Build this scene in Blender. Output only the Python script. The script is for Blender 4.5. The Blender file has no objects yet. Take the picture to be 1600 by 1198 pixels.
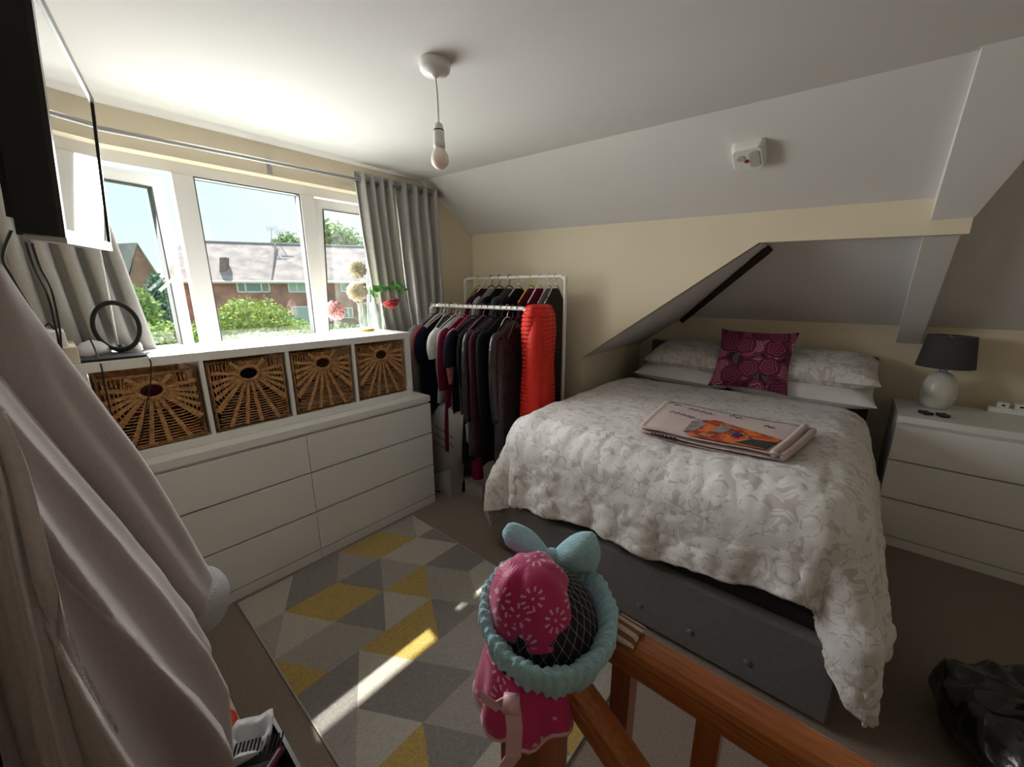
import bpy, bmesh, math, random
from mathutils import Vector, Matrix, noise
R = random.Random(7)
PI = math.pi
S = bpy.context.scene
COL = S.collection

# ------------------------------------------------------------------ camera
CP = Vector((-1.561, -2.0688, 1.4665)); YAW, PIT, ROLL, FPX = 0.7122, 0.2348, -0.0025, 615.62
cam = bpy.data.cameras.new('camera'); camo = bpy.data.objects.new('camera', cam); COL.objects.link(camo)
fw = Vector((math.cos(PIT)*math.cos(YAW), math.cos(PIT)*math.sin(YAW), -math.sin(PIT)))
rt = fw.cross(Vector((0, 0, 1))).normalized(); up = rt.cross(fw)
rt2 = rt*math.cos(ROLL)+up*math.sin(ROLL); up2 = up*math.cos(ROLL)-rt*math.sin(ROLL)
mw = Matrix((rt2, up2, -fw)).transposed().to_4x4(); mw.translation = CP
camo.matrix_world = mw
cam.sensor_fit = 'HORIZONTAL'; cam.sensor_width = 36.0; cam.lens = FPX*36.0/1600.0
cam.clip_start = .02; cam.clip_end = 500
S.camera = camo
# ------------------------------------------------------------------ world, sun, daylight
w = bpy.data.worlds.new('sky'); S.world = w; w.use_nodes = True
nt = w.node_tree; bg = nt.nodes['Background']
tc = nt.nodes.new('ShaderNodeTexCoord'); sep = nt.nodes.new('ShaderNodeSeparateXYZ'); cr = nt.nodes.new('ShaderNodeValToRGB')
nz = nt.nodes.new('ShaderNodeTexNoise'); nz.inputs['Scale'].default_value = 3.5; nz.inputs['Detail'].default_value = 6
mx = nt.nodes.new('ShaderNodeMix'); mx.data_type = 'RGBA'; cr2 = nt.nodes.new('ShaderNodeValToRGB')
nt.links.new(tc.outputs['Generated'], sep.inputs[0]); nt.links.new(sep.outputs['Z'], cr.inputs[0]); nt.links.new(tc.outputs['Generated'], nz.inputs['Vector'])
cr.color_ramp.elements[0].position = 0.0; cr.color_ramp.elements[0].color = (.78, .94, 1.0, 1)
cr.color_ramp.elements[1].position = .6; cr.color_ramp.elements[1].color = (.50, .76, .96, 1)
cr2.color_ramp.elements[0].position = .48; cr2.color_ramp.elements[0].color = (0, 0, 0, 1)
cr2.color_ramp.elements[1].position = .75; cr2.color_ramp.elements[1].color = (.6, .6, .6, 1)
nt.links.new(nz.outputs['Fac'], cr2.inputs[0]); nt.links.new(cr2.outputs[0], mx.inputs['Factor'])
nt.links.new(cr.outputs[0], mx.inputs['A']); mx.inputs['B'].default_value = (.95, .97, .98, 1)
nt.links.new(mx.outputs['Result'], bg.inputs[0]); bg.inputs[1].default_value = 1.28
sl = bpy.data.lights.new('sun_offscreen', 'SUN'); sun = bpy.data.objects.new('sun_offscreen', sl); COL.objects.link(sun)
sd = Vector((-.18, -1, -1.27)).normalized()
sun.rotation_euler = sd.to_track_quat('-Z', 'Y').to_euler(); sl.energy = 14; sl.angle = .010; sl.color = (1, .95, .86)
al = bpy.data.lights.new('window_daylight', 'AREA'); alo = bpy.data.objects.new('window_daylight', al); COL.objects.link(alo)
al.shape = 'RECTANGLE'; al.size = 1.72; al.size_y = .94; al.energy = 70; al.color = (1.0, .965, .955)
alo.location = (-.74, .80, 1.60); alo.rotation_euler = (-PI/2+math.radians(20), 0, 0); al.spread = math.radians(140)
S.view_settings.view_transform = 'Standard'; S.view_settings.look = 'None'; S.view_settings.gamma = 1
S.view_settings.use_curve_mapping = False; S.view_settings.exposure = 0.0

# ------------------------------------------------------------------ materials
def _n(t, ty, **k):
    n = t.nodes.new(ty)
    for a, b in k.items(): setattr(n, a, b)
    return n
def mat(name, col, rough=.6, var=0.0, vscale=15, bump=0.0, bscale=150, metal=0.0, spec=.4, sheen=0.0, detail=3, col2=None, stretch=None):
    m = bpy.data.materials.new(name); m.use_nodes = True; t = m.node_tree; p = t.nodes['Principled BSDF']
    p.inputs['Base Color'].default_value = (*col, 1); p.inputs['Roughness'].default_value = rough; p.inputs['Metallic'].default_value = metal
    p.inputs['Specular IOR Level'].default_value = spec; p.inputs['Sheen Weight'].default_value = sheen
    tcn = _n(t, 'ShaderNodeTexCoord'); src = tcn.outputs['Object']
    if stretch:
        mp = _n(t, 'ShaderNodeMapping'); mp.inputs['Scale'].default_value = stretch; t.links.new(src, mp.inputs[0]); src = mp.outputs[0]
    if var or col2:
        n = _n(t, 'ShaderNodeTexNoise'); n.inputs['Scale'].default_value = vscale; n.inputs['Detail'].default_value = detail; t.links.new(src, n.inputs['Vector'])
        r = _n(t, 'ShaderNodeValToRGB'); t.links.new(n.outputs['Fac'], r.inputs[0])
        r.color_ramp.elements[0].position = .3; r.color_ramp.elements[1].position = .7
        c2 = col2 or tuple(min(1, c*(1+var)) for c in col); c1 = col if col2 else tuple(c*(1-var) for c in col)
        r.color_ramp.elements[0].color = (*c1, 1); r.color_ramp.elements[1].color = (*c2, 1); t.links.new(r.outputs[0], p.inputs['Base Color'])
    if bump:
        n = _n(t, 'ShaderNodeTexNoise'); n.inputs['Scale'].default_value = bscale; n.inputs['Detail'].default_value = 4; t.links.new(src, n.inputs['Vector'])
        b = _n(t, 'ShaderNodeBump'); b.inputs['Strength'].default_value = bump; b.inputs['Distance'].default_value = .01
        t.links.new(n.outputs['Fac'], b.inputs['Height']); t.links.new(b.outputs[0], p.inputs['Normal'])
    return m
def math_n(t, op, a, b=None):
    n = _n(t, 'ShaderNodeMath', operation=op)
    for i, v in enumerate((a, b)):
        if v is None: continue
        if isinstance(v, (int, float)): n.inputs[i].default_value = v
        else: t.links.new(v, n.inputs[i])
    return n.outputs[0]
def motif(t, src, scale, kind, seed=0.0):
    """one leaf or flower in every cell of a Voronoi grid; returns a 0..1 mask"""
    mp = _n(t, 'ShaderNodeMapping'); mp.inputs['Scale'].default_value = (scale, scale, scale); mp.inputs['Location'].default_value = (seed, seed*.7, 0); t.links.new(src, mp.inputs[0])
    v = _n(t, 'ShaderNodeTexVoronoi', voronoi_dimensions='2D'); v.inputs['Scale'].default_value = 1; v.inputs['Randomness'].default_value = .8; t.links.new(mp.outputs[0], v.inputs['Vector'])
    s = _n(t, 'ShaderNodeVectorMath', operation='SUBTRACT'); t.links.new(mp.outputs[0], s.inputs[0]); t.links.new(v.outputs['Position'], s.inputs[1])
    sc = _n(t, 'ShaderNodeSeparateColor'); t.links.new(v.outputs['Color'], sc.inputs[0])
    rot = _n(t, 'ShaderNodeVectorRotate', rotation_type='Z_AXIS'); t.links.new(s.outputs[0], rot.inputs['Vector']); t.links.new(math_n(t, 'MULTIPLY', sc.outputs[0], 6.28), rot.inputs['Angle'])
    sp = _n(t, 'ShaderNodeSeparateXYZ'); t.links.new(rot.outputs[0], sp.inputs[0]); x, y = sp.outputs[0], sp.outputs[1]
    if kind == 'leaf':
        a = math_n(t, 'POWER', math_n(t, 'DIVIDE', x, .52), 2); b = math_n(t, 'POWER', math_n(t, 'DIVIDE', math_n(t, 'ADD', y, math_n(t, 'MULTIPLY', math_n(t, 'MULTIPLY', x, x), .5)), .17), 2)
        inside = math_n(t, 'LESS_THAN', math_n(t, 'ADD', a, b), 1); vein = math_n(t, 'GREATER_THAN', math_n(t, 'ABSOLUTE', y), .022)
        return math_n(t, 'MULTIPLY', inside, vein)
    rr = math_n(t, 'SQRT', math_n(t, 'ADD', math_n(t, 'MULTIPLY', x, x), math_n(t, 'MULTIPLY', y, y))); an = math_n(t, 'ARCTAN2', y, x)
    if kind == 'disk': return math_n(t, 'LESS_THAN', rr, .47)
    if kind == 'rose':
        sw_ = math_n(t, 'SINE', math_n(t, 'ADD', math_n(t, 'MULTIPLY', rr, 46), math_n(t, 'MULTIPLY', math_n(t, 'SINE', math_n(t, 'MULTIPLY', an, 5)), 1.6)))
        return math_n(t, 'MULTIPLY', math_n(t, 'MULTIPLY', math_n(t, 'GREATER_THAN', sw_, .15), math_n(t, 'LESS_THAN', rr, .40)), math_n(t, 'ADD', .35, math_n(t, 'MULTIPLY', sc.outputs[1], .65)))
    k = {'flower': 2.5, 'daisy': 4.5}[kind]
    pet = math_n(t, 'ABSOLUTE', math_n(t, 'COSINE', math_n(t, 'MULTIPLY', an, k)))
    if kind == 'flower':
        edge = math_n(t, 'ADD', .24, math_n(t, 'MULTIPLY', pet, .2)); ins = math_n(t, 'LESS_THAN', rr, edge)
        ring = math_n(t, 'GREATER_THAN', math_n(t, 'ABSOLUTE', math_n(t, 'SUBTRACT', rr, .2)), .025)
        return math_n(t, 'MULTIPLY', ins, ring)
    a = math_n(t, 'MULTIPLY', math_n(t, 'GREATER_THAN', pet, .86), math_n(t, 'GREATER_THAN', sc.outputs[2], .25)); b = math_n(t, 'MULTIPLY', math_n(t, 'LESS_THAN', rr, .36), math_n(t, 'GREATER_THAN', rr, .2)); c = math_n(t, 'LESS_THAN', rr, .045)
    return math_n(t, 'MAXIMUM', math_n(t, 'MULTIPLY', a, b), c)
def pattern_mat(name, base, layers, rough=.75, uv=True, bump=.15, bscale=300, sheen=0.1, wrinkle=0.0):
    """layers: (scale, kind, seed, colour)"""
    m = mat(name, base, rough, bump=0, sheen=sheen); t = m.node_tree; p = t.nodes['Principled BSDF']
    tcn = _n(t, 'ShaderNodeTexCoord'); src = tcn.outputs['UV' if uv else 'Object']
    cur = None
    for scale, kind, seed, col in layers:
        f = motif(t, src, scale, kind, seed); mixn = _n(t, 'ShaderNodeMix', data_type='RGBA'); t.links.new(f, mixn.inputs['Factor'])
        if cur is None: mixn.inputs['A'].default_value = (*base, 1)
        else: t.links.new(cur, mixn.inputs['A'])
        mixn.inputs['B'].default_value = (*col, 1); cur = mixn.outputs['Result']
    t.links.new(cur, p.inputs['Base Color'])
    n = _n(t, 'ShaderNodeTexNoise'); n.inputs['Scale'].default_value = bscale; t.links.new(src, n.inputs['Vector'])
    b = _n(t, 'ShaderNodeBump'); b.inputs['Strength'].default_value = bump; b.inputs['Distance'].default_value = .01; t.links.new(n.outputs['Fac'], b.inputs['Height'])
    last = b
    if wrinkle:
        n2 = _n(t, 'ShaderNodeTexNoise', noise_type='RIDGED_MULTIFRACTAL'); n2.inputs['Scale'].default_value = 9; n2.inputs['Detail'].default_value = 6; n2.inputs['Distortion'].default_value = 1.2; t.links.new(src, n2.inputs['Vector'])
        b2 = _n(t, 'ShaderNodeBump'); b2.inputs['Strength'].default_value = wrinkle; b2.inputs['Distance'].default_value = .018; t.links.new(n2.outputs['Fac'], b2.inputs['Height']); t.links.new(b.outputs[0], b2.inputs['Normal']); last = b2
    t.links.new(last.outputs[0], p.inputs['Normal'])
    return m
def wood_mat(name, c1, c2, stretch, rough=.35):
    m = mat(name, c1, rough, col2=c2, vscale=14, detail=6, stretch=stretch, spec=.5)
    m.node_tree.nodes['Principled BSDF'].inputs['Coat Weight'].default_value = .25
    return m
def glass_mat(name, tint=(1, 1, 1), refl=.06, rough=0.0):
    m = bpy.data.materials.new(name); m.use_nodes = True; t = m.node_tree; t.nodes.clear()
    o = _n(t, 'ShaderNodeOutputMaterial'); mi = _n(t, 'ShaderNodeMixShader'); tr = _n(t, 'ShaderNodeBsdfTransparent'); gl = _n(t, 'ShaderNodeBsdfGlossy')
    tr.inputs[0].default_value = (*tint, 1); gl.inputs['Roughness'].default_value = rough; mi.inputs[0].default_value = refl
    t.links.new(tr.outputs[0], mi.inputs[1]); t.links.new(gl.outputs[0], mi.inputs[2]); t.links.new(mi.outputs[0], o.inputs[0]); return m
def brick_mat(name, c1, c2, mortar, bw=.225, bh=.075):
    m = mat(name, c1, .9); t = m.node_tree; p = t.nodes['Principled BSDF']; tcn = _n(t, 'ShaderNodeTexCoord')
    b = _n(t, 'ShaderNodeTexBrick'); b.inputs['Color1'].default_value = (*c1, 1); b.inputs['Color2'].default_value = (*c2, 1); b.inputs['Mortar'].default_value = (*mortar, 1)
    b.inputs['Scale'].default_value = 1; b.inputs['Brick Width'].default_value = bw; b.inputs['Row Height'].default_value = bh; b.inputs['Mortar Size'].default_value = .008
    t.links.new(tcn.outputs['UV'], b.inputs['Vector'])
    n = _n(t, 'ShaderNodeTexNoise'); n.inputs['Scale'].default_value = 1.3; n.inputs['Detail'].default_value = 8; t.links.new(tcn.outputs['UV'], n.inputs['Vector'])
    r = _n(t, 'ShaderNodeValToRGB'); r.color_ramp.elements[0].position = .35; r.color_ramp.elements[0].color = (.72, .72, .74, 1); r.color_ramp.elements[1].position = .65; r.color_ramp.elements[1].color = (1.2, 1.15, 1.12, 1); t.links.new(n.outputs['Fac'], r.inputs[0])
    mi = _n(t, 'ShaderNodeMix', data_type='RGBA', blend_type='MULTIPLY'); mi.inputs['Factor'].default_value = 1; t.links.new(b.outputs['Color'], mi.inputs['A']); t.links.new(r.outputs[0], mi.inputs['B']); t.links.new(mi.outputs['Result'], p.inputs['Base Color'])
    return m

M = {}
M['cream'] = mat('cream_paint', (.81, .715, .55), .85, var=.02, vscale=2, bump=.05, bscale=90, spec=.2)
M['white_paint'] = mat('white_paint', (.76, .745, .74), .85, var=.015, vscale=2, bump=.05, bscale=80, spec=.2)
M['carpet'] = mat('carpet_pile', (.32, .245, .20), 1, var=.22, vscale=160, bump=.9, bscale=420, spec=.05, sheen=.2)
M['upvc'] = mat('white_upvc', (.74, .735, .72), .35, spec=.5)
M['gasket'] = mat('dark_gasket', (.05, .05, .05), .6)
M['glass'] = glass_mat('window_glass', (.97, .99, .985), .05)
M['foil'] = mat('white_foil', (.77, .765, .75), .38, var=.01, vscale=3, spec=.45)
M['shelf'] = mat('white_shelf_foil', (.80, .795, .78), .35, spec=.45)
M['wicker'] = mat('wicker', (.50, .27, .115), .65, var=.38, vscale=55, bump=.8, bscale=180, spec=.25)
M['pine'] = wood_mat('varnished_pine', (.29, .075, .014), (.44, .135, .028), (16, 1.2, 16))
M['pinev'] = wood_mat('varnished_pine_post', (.24, .06, .014), (.33, .09, .02), (16, 16, 1.2))
M['dark_timber'] = mat('dark_timber', (.035, .014, .010), .7, var=.3, vscale=20)
M['grey_fabric'] = mat('grey_upholstery', (.122, .118, .12), .9, var=.10, vscale=60, bump=.4, bscale=500, sheen=.3)
M['charcoal'] = mat('charcoal_ticking', (.022, .022, .025), .9)
M['black_plastic'] = mat('black_plastic', (.012, .012, .014), .3, spec=.5)
M['black_matt'] = mat('black_matt', (.015, .015, .017), .7)
M['silver'] = mat('brushed_silver', (.42, .42, .42), .45, metal=.6)
M['chrome'] = mat('chrome', (.75, .75, .75), .12, metal=1)
M['white_metal'] = mat('white_enamel', (.80, .78, .74), .3, spec=.5)
M['screen'] = mat('glossy_screen', (.01, .01, .012), .03, spec=1.0); M['screen'].node_tree.nodes['Principled BSDF'].inputs['Coat Weight'].default_value = 1; M['screen'].node_tree.nodes['Principled BSDF'].inputs['Coat Roughness'].default_value = .02; M['screen'].node_tree.nodes['Principled BSDF'].inputs['Coat IOR'].default_value = 2.2
M['curtain'] = mat('grey_curtain_cloth', (.45, .44, .42), .85, var=.04, vscale=40, bump=.3, bscale=500, sheen=.3)
M['white_plastic'] = mat('white_plastic', (.80, .79, .76), .4)
M['opal'] = mat('opal_bulb', (.88, .86, .82), .25); M['opal'].node_tree.nodes['Principled BSDF'].inputs['Subsurface Weight'].default_value = .3
M['gold'] = mat('gold_base', (.75, .50, .12), .25, metal=.9)
M['vase'] = glass_mat('clear_glass', (.93, .97, .95), .12, .02)
M['shade'] = mat('grey_lamp_shade', (.060, .060, .065), .85, bump=.3, bscale=600)
M['ceramic'] = mat('white_crackle_ceramic', (.66, .66, .62), .22, var=.06, vscale=90, bump=.2, bscale=60, spec=.6)
M['rug_edge'] = mat('rug_binding', (.22, .20, .18), .95)
M['fleece'] = mat('taupe_fleece', (.45, .38, .365), 1, var=.05, vscale=160, bump=.35, bscale=480, spec=.05, sheen=.6)
M['fleece_edge'] = mat('grey_fleece_trim', (.62, .60, .61), 1, var=.15, vscale=200, bump=1, bscale=300, spec=.05, sheen=.6)
M['binbag'] = mat('black_polythene', (.012, .013, .014), .2, spec=.6, bump=.9, bscale=9)

# ------------------------------------------------------------------ mesh helpers
def mk(name, VF, m, parent=None, smooth=False, uv=None, bevel=0, loc=None, fm=None, seg=2):
    V, F = VF; me = bpy.data.meshes.new(name)
    off = Vector((0, 0, 0))
    p = parent
    while p is not None: off += p.location; p = p.parent
    if loc is not None: off += Vector(loc)
    me.from_pydata([Vector(v)-off for v in V], [], F)
    for x in (m if isinstance(m, (list, tuple)) else [m]): me.materials.append(x)
    if fm:
        for i, k in enumerate(fm): me.polygons[i].material_index = k
    if uv:
        l = me.uv_layers.new(name='UVMap')
        for lp in me.loops: l.data[lp.index].uv = uv[lp.vertex_index]
    if bevel:
        b = bmesh.new(); b.from_mesh(me)
        bmesh.ops.bevel(b, geom=list(b.edges), offset=bevel, segments=seg, affect='EDGES', profile=.7); b.to_mesh(me); b.free()
    if smooth:
        for q in me.polygons: q.use_smooth = True
    o = bpy.data.objects.new(name, me); COL.objects.link(o)
    if parent is not None: o.parent = parent
    if loc is not None: o.location = loc
    me.update(); return o
def fixn(o):
    b = bmesh.new(); b.from_mesh(o.data); bmesh.ops.recalc_face_normals(b, faces=b.faces); b.to_mesh(o.data); b.free(); return o
def thing(name, label, cat, loc=(0, 0, 0), group=None):
    o = bpy.data.objects.new(name, None); COL.objects.link(o); o.location = loc; o.empty_display_size = .05
    o['label'] = label; o['category'] = cat
    if group: o['group'] = group
    return o
def tag(o, label, cat, group=None, kind=None):
    o['label'] = label; o['category'] = cat
    if group: o['group'] = group
    if kind: o['kind'] = kind
    return o
def struct(name, VF, m, parent=None, label=None, **k):
    o = mk(name, VF, m, parent, **k)
    if parent is None: o['kind'] = 'structure'; 
    if label: o['label'] = label
    return o
def box(x0, x1, y0, y1, z0, z1):
    V = [(x, y, z) for x in (x0, x1) for y in (y0, y1) for z in (z0, z1)]
    return V, [(0, 1, 3, 2), (4, 6, 7, 5), (0, 4, 5, 1), (2, 3, 7, 6), (0, 2, 6, 4), (1, 5, 7, 3)]
def join(*L):
    V, F = [], []
    for v, f in L:
        n = len(V); V += list(v); F += [tuple(i+n for i in q) for q in f]
    return V, F
def prism(poly, vec):
    """poly: list of 3-D points, swept along vec"""
    n = len(poly); vec = Vector(vec); V = [Vector(p) for p in poly]+[Vector(p)+vec for p in poly]
    return V, [tuple(range(n))[::-1], tuple(range(n, 2*n))]+[(i, (i+1) % n, n+(i+1) % n, n+i) for i in range(n)]
def loft(rings, caps=True, closed=True, loop=False):
    n = len(rings[0]); V = [p for r in rings for p in r]; F = []; m = len(rings)
    for i in range(m if loop else m-1):
        j = (i+1) % m
        for k in range(n if closed else n-1): F.append((i*n+k, i*n+(k+1) % n, j*n+(k+1) % n, j*n+k))
    if caps and closed and not loop: F.append(tuple(range(n))[::-1]); F.append(tuple((m-1)*n+k for k in range(n)))
    return V, F
def lathe(prof, c, n=24, caps=True):
    return loft([[(c[0]+r*math.cos(2*PI*k/n), c[1]+r*math.sin(2*PI*k/n), c[2]+z) for k in range(n)] for r, z in prof], caps)
def spline(P, n=8, closed=False):
    P = [Vector(p) for p in P]; out = []; m = len(P)
    g = (lambda i: P[i % m]) if closed else (lambda i: P[max(0, min(m-1, i))])
    for i in range(m if closed else m-1):
        a, b, c, d = g(i-1), g(i), g(i+1), g(i+2)
        for k in range(n):
            t = k/n; out.append(.5*((2*b)+(c-a)*t+(2*a-5*b+4*c-d)*t*t+(3*b-a-3*c+d)*t**3))
    if not closed: out.append(P[-1])
    return out
def tube(path, r, n=8, closed=False, flat=1.0, upv=None):
    path = [Vector(p) for p in path]; m = len(path); rings = []; prev = None
    for i, p in enumerate(path):
        d = (path[(i+1) % m]-path[i-1]) if closed else (path[min(m-1, i+1)]-path[max(0, i-1)])
        d = d.normalized() if d.length > 1e-9 else Vector((0, 0, 1))
        a = upv if upv is not None else (prev if prev is not None else (Vector((0, 0, 1)) if abs(d.z) < .9 else Vector((1, 0, 0))))
        x = (a-d*a.dot(d)); x = x.normalized() if x.length > 1e-6 else d.orthogonal().normalized()
        prev = x; y = d.cross(x); rr = r[i] if isinstance(r, (list, tuple)) else r
        rings.append([p+x*(rr*math.cos(2*PI*k/n))+y*(rr*flat*math.sin(2*PI*k/n)) for k in range(n)])
    return loft(rings, True, True, closed)
def copy_tree(o, loc, label=None):
    def cp(a, par):
        c = a.copy(); COL.objects.link(c); c.parent = par
        for ch in [q for q in a.children]: cp(ch, c)
        return c
    r = cp(o, None); r.location = loc
    if label: r['label'] = label
    return r
def sm(a, b, x):
    t = max(0, min(1, (x-a)/(b-a))); return t*t*(3-2*t)
def lerp(a, b, t): return a+(b-a)*t
def pl(P, x):
    for (a, b), (c, d) in zip(P, P[1:]):
        if x <= c: return b+(d-b)*max(0, (x-a))/(c-a)
    return P[-1][1]
def fbm(x, y, z=0, o=4): return noise.fractal(Vector((x, y, z)), 1.0, 2.0, o)

# ------------------------------------------------------------------ room shell
YW, XC, XK, XL, YR = .52, .92, 1.96, -1.68, -3.70
XS, YJ = -2.05, -1.50      # stair-side wall and where the left wall steps out to it
XE = .40
def ceilz(y): return 2.245+.031*(y-.52)
def topz(y): return 1.918+.0318*(y-.52)
ZK = 1.235
def roofz(x, y): return ceilz(y) if x <= XE else (lerp(ceilz(y), topz(y), (x-XE)/(XC-XE)) if x <= XC else lerp(topz(y), ZK, (x-XC)/(XK-XC)))
def diagz(y): return .98+.699*(-.6-y)
SX0, SX1, SY0, SY1 = XS, -1.235, -3.2, -1.86            # stairwell opening
struct('floor', join(box(XS-.1, XK+.1, SY1, .60, -.12, 0), box(SX1, XK+.1, YR-.1, SY1, -.12, 0), box(XS-.1, SX1, YR-.1, SY0, -.12, 0)), M['carpet'])
steps = []
for i in range(9): steps.append(box(SX0, SX1, SY1-.15-.22*i-.22, SY1-.15-.22*i+.02, -.3-.2*i-.2, -.2-.2*i))
struct('floor_stairs', join(box(SX0, SX1, SY1-.16, SY1, -.32, -.2), *steps), M['carpet'])
struct('wall_stairwell', join(box(SX0-.1, SX0, SY0-.9, SY1, -2.4, -.12), box(SX1, SX1+.05, SY0-.9, SY1, -2.4, -.12), box(SX0-.1, SX1+.05, SY0-1., SY0-.9, -2.4, -.1), box(SX0-.1, SX1+.05, SY1, SY1+.05, -2.4, -.12), box(SX0-.1, SX1+.05, SY0-.9, SY0, -.2, -.12), box(SX0-.1, SX1+.05, SY0-.9, SY1, -2.5, -2.4)), M['white_paint'])
ys = [.54, -.6, -1.63, -2.3, -2.9, YR-.05]
cv, cf = [], []
for y in ys:
    for x in (XS-.05, XE, XC, XK+.02): cv.append((x, y, roofz(x, y)))
for i in range(len(ys)-1):
    for k in range(3): cf.append((4*i+k, 4*i+4+k, 4*i+5+k, 4*i+1+k))
cv2 = [(x, y, z+.12) for x, y, z in cv]
struct('ceiling', join((cv, cf), (cv2, cf)), M['white_paint'])
# window wall with opening
WX0, WX1, WZ0, WZ1 = -1.62, .14, 1.085, 2.085
struct('wall_window', join(box(XL-.1, WX0, YW, .68, -.1, 2.4), box(WX1, XC+.15, YW, .68, -.1, 2.4), box(WX0, WX1, YW, .68, -.1, WZ0), box(WX0, WX1, YW, .68, WZ1, 2.4)), M['cream'])
struct('wall_left', box(XL-.5, XL, YJ, .68, -.1, 2.4), M['cream']); struct('wall_stairside', box(XS-.1, XS, YR-.1, YJ, -.1, 2.4), M['cream'])
struct('wall_back', box(XS-.1, XK+.2, YR-.1, YR, -.1, 2.4), M['cream'])
struct('wall_knee', box(XK, XK+.1, YR-.1, .2, -.1, ZK+.03), M['cream'])
struct('wall_alcove', box(XC+.046, XK+.1, -.598, -.5, -.1, 1.02), M['cream'])
# cream partition wall with the diagonal cut
def cream_poly(x):
    return [(x, .56, -.1), (x, -.6, -.1), (x, -.6, diagz(-.6)), (x, -1.63, diagz(-1.63)), (x, -2.365, 1.680), (x, -2.365, topz(-2.365)+.02), (x, .56, topz(.56)+.02)]
struct('wall_bedside', prism(cream_poly(XC), (.045, 0, 0)), M['cream'])
# soffit below the diagonal, running back to the roof
yk = -.6-(ZK-.98)/.699
xr = XC+(topz(-1.63)-diagz(-1.63))/(topz(-1.63)-ZK)*(XK-XC)
so = [(XC+.002, -.6, diagz(-.6)), (XK+.02, -.6, diagz(-.6)), (XK+.02, yk-.02, ZK+.014), (xr, -1.63, diagz(-1.63)), (XC+.002, -1.63, diagz(-1.63))]
struct('ceiling_soffit', prism(so, (0, .02, .03)), M['white_paint'])
a = Vector((XK-.01, yk+.01, ZK-.03)); b = Vector((xr-.02, -1.64, diagz(-1.63)-.02))
struct('trim_1', tube([a, b], .026, 4), M['dark_timber'], label='dark timber strip along the sloping soffit')
# boxed-in rafter
def hexa(f, bk): return loft([f, bk])
fr_u = [(.372, -2.232, 2.158), (.372, -2.52, 2.150), (XC-.002, -2.368, 1.742), (XC-.002, -2.246, 1.742)]
bk_u = [(.46, -2.225, 2.30), (.46, -2.50, 2.30), (XC+.05, -2.360, 1.90), (XC+.05, -2.238, 1.90)]
fr_l = [(XC+.03, -2.238, 1.705), (XC+.03, -2.347, 1.705), (XK+.01, -2.398, 1.120), (XK+.01, -2.288, 1.120)]
bk_l = [(x+.03, y, z+.14) for x, y, z in fr_l]
fixn(struct('trim_2', join(hexa(fr_u, bk_u), hexa(fr_l, bk_l)), M['white_paint'], label='boxed-in white rafter running down the slope'))
# roof overhang outside above the window
struct('trim_3', box(XL-.2, 1.1, .67, .845, 2.24, 2.45), M['upvc'], label='white fascia board outside above the window')
struct('wall_outside', box(XL-.2, XC+.3, .68, .70, -3.0, 1.06), M['white_paint'])

# ------------------------------------------------------------------ window
FY0, FY1 = .60, .665
win = struct('window_1', join(box(WX0, WX1, FY0, FY1, WZ0, WZ0+.03), box(WX0, WX1, FY0, FY1, 2.032, WZ1), box(WX0, WX0+.05, FY0, FY1, WZ0+.03, 2.032), box(WX1-.05, WX1, FY0, FY1, WZ0+.03, 2.032)), M['upvc'], bevel=0)
win['label'] = 'white three-light casement window'
MU = [(-1.045, -.957), (-.437, -.355)]
for x0, x1 in MU:
    mk('mullion', join(box(x0, x1, FY0-.004, FY1, WZ0+.03, 2.032)), M['upvc'], win, bevel=.004)
mk('gasket', join(*[box(x, x+.006, FY0+.004, FY1, WZ0+.03, 2.032) for x in (-.957, -.443)], box(-.957, -.437, FY0+.004, FY1, 2.026, 2.032)), M['gasket'], win)
mk('pane', box(-.957, -.437, .632, .636, WZ0+.03, 2.032), M['glass'], win)
def sash(x0, x1, z0, z1, hinge, ang, fw_=.055):
    """outward-opening sash; hinge 'left' or 'top'"""
    g = [box(x0, x0+fw_, .62, .675, z0, z1), box(x1-fw_, x1, .62, .675, z0, z1), box(x0+fw_, x1-fw_, .62, .675, z0, z0+fw_), box(x0+fw_, x1-fw_, .62, .675, z1-fw_, z1)]
    p = box(x0+fw_, x1-fw_, .646, .650, z0+fw_, z1-fw_)
    gk = join(*[box(x0+fw_-.001, x0+fw_+.006, .616, .66, z0+fw_, z1-fw_), box(x1-fw_-.006, x1-fw_+.001, .616, .66, z0+fw_, z1-fw_), box(x0+fw_, x1-fw_, .616, .66, z1-fw_-.006, z1-fw_)])
    h = join(box(x1-.036, x1-.018, .598, .622, lerp(z0, z1, .42), lerp(z0, z1, .52)), tube([(x1-.027, .60, lerp(z0, z1, .47)), (x1-.06, .585, lerp(z0, z1, .44)), (x1-.12, .585, lerp(z0, z1, .38))], .008, 6))
    if hinge == 'left': mm = Matrix.Translation((x0, .65, 0))@Matrix.Rotation(ang, 4, 'Z')@Matrix.Translation((-x0, -.65, 0))
    else: mm = Matrix.Translation((0, .65, z1))@Matrix.Rotation(ang, 4, 'X')@Matrix.Translation((0, -.65, -z1))
    tr = lambda vf: ([mm@Vector(v) for v in vf[0]], vf[1])
    so_ = mk('sash', tr(join(*g)), M['upvc'], win); mk('pane', tr(p), M['glass'], so_); mk('gasket', tr(gk), M['gasket'], so_); mk('handle', tr(h), M['upvc'], so_)
sash(-1.57, -1.050, WZ0+.035, 2.028, 'left', math.radians(12))
sash(-.350, .085, WZ0+.035, 2.028, 'top', math.radians(7))
mk('window_sill', box(WX0, WX1, .500, .605, 1.065, 1.088), M['upvc'], win, bevel=.004)
mk('outside_sill', box(WX0-.05, WX1+.05, .66, .85, 1.055, 1.085), M['upvc'], win)

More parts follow.
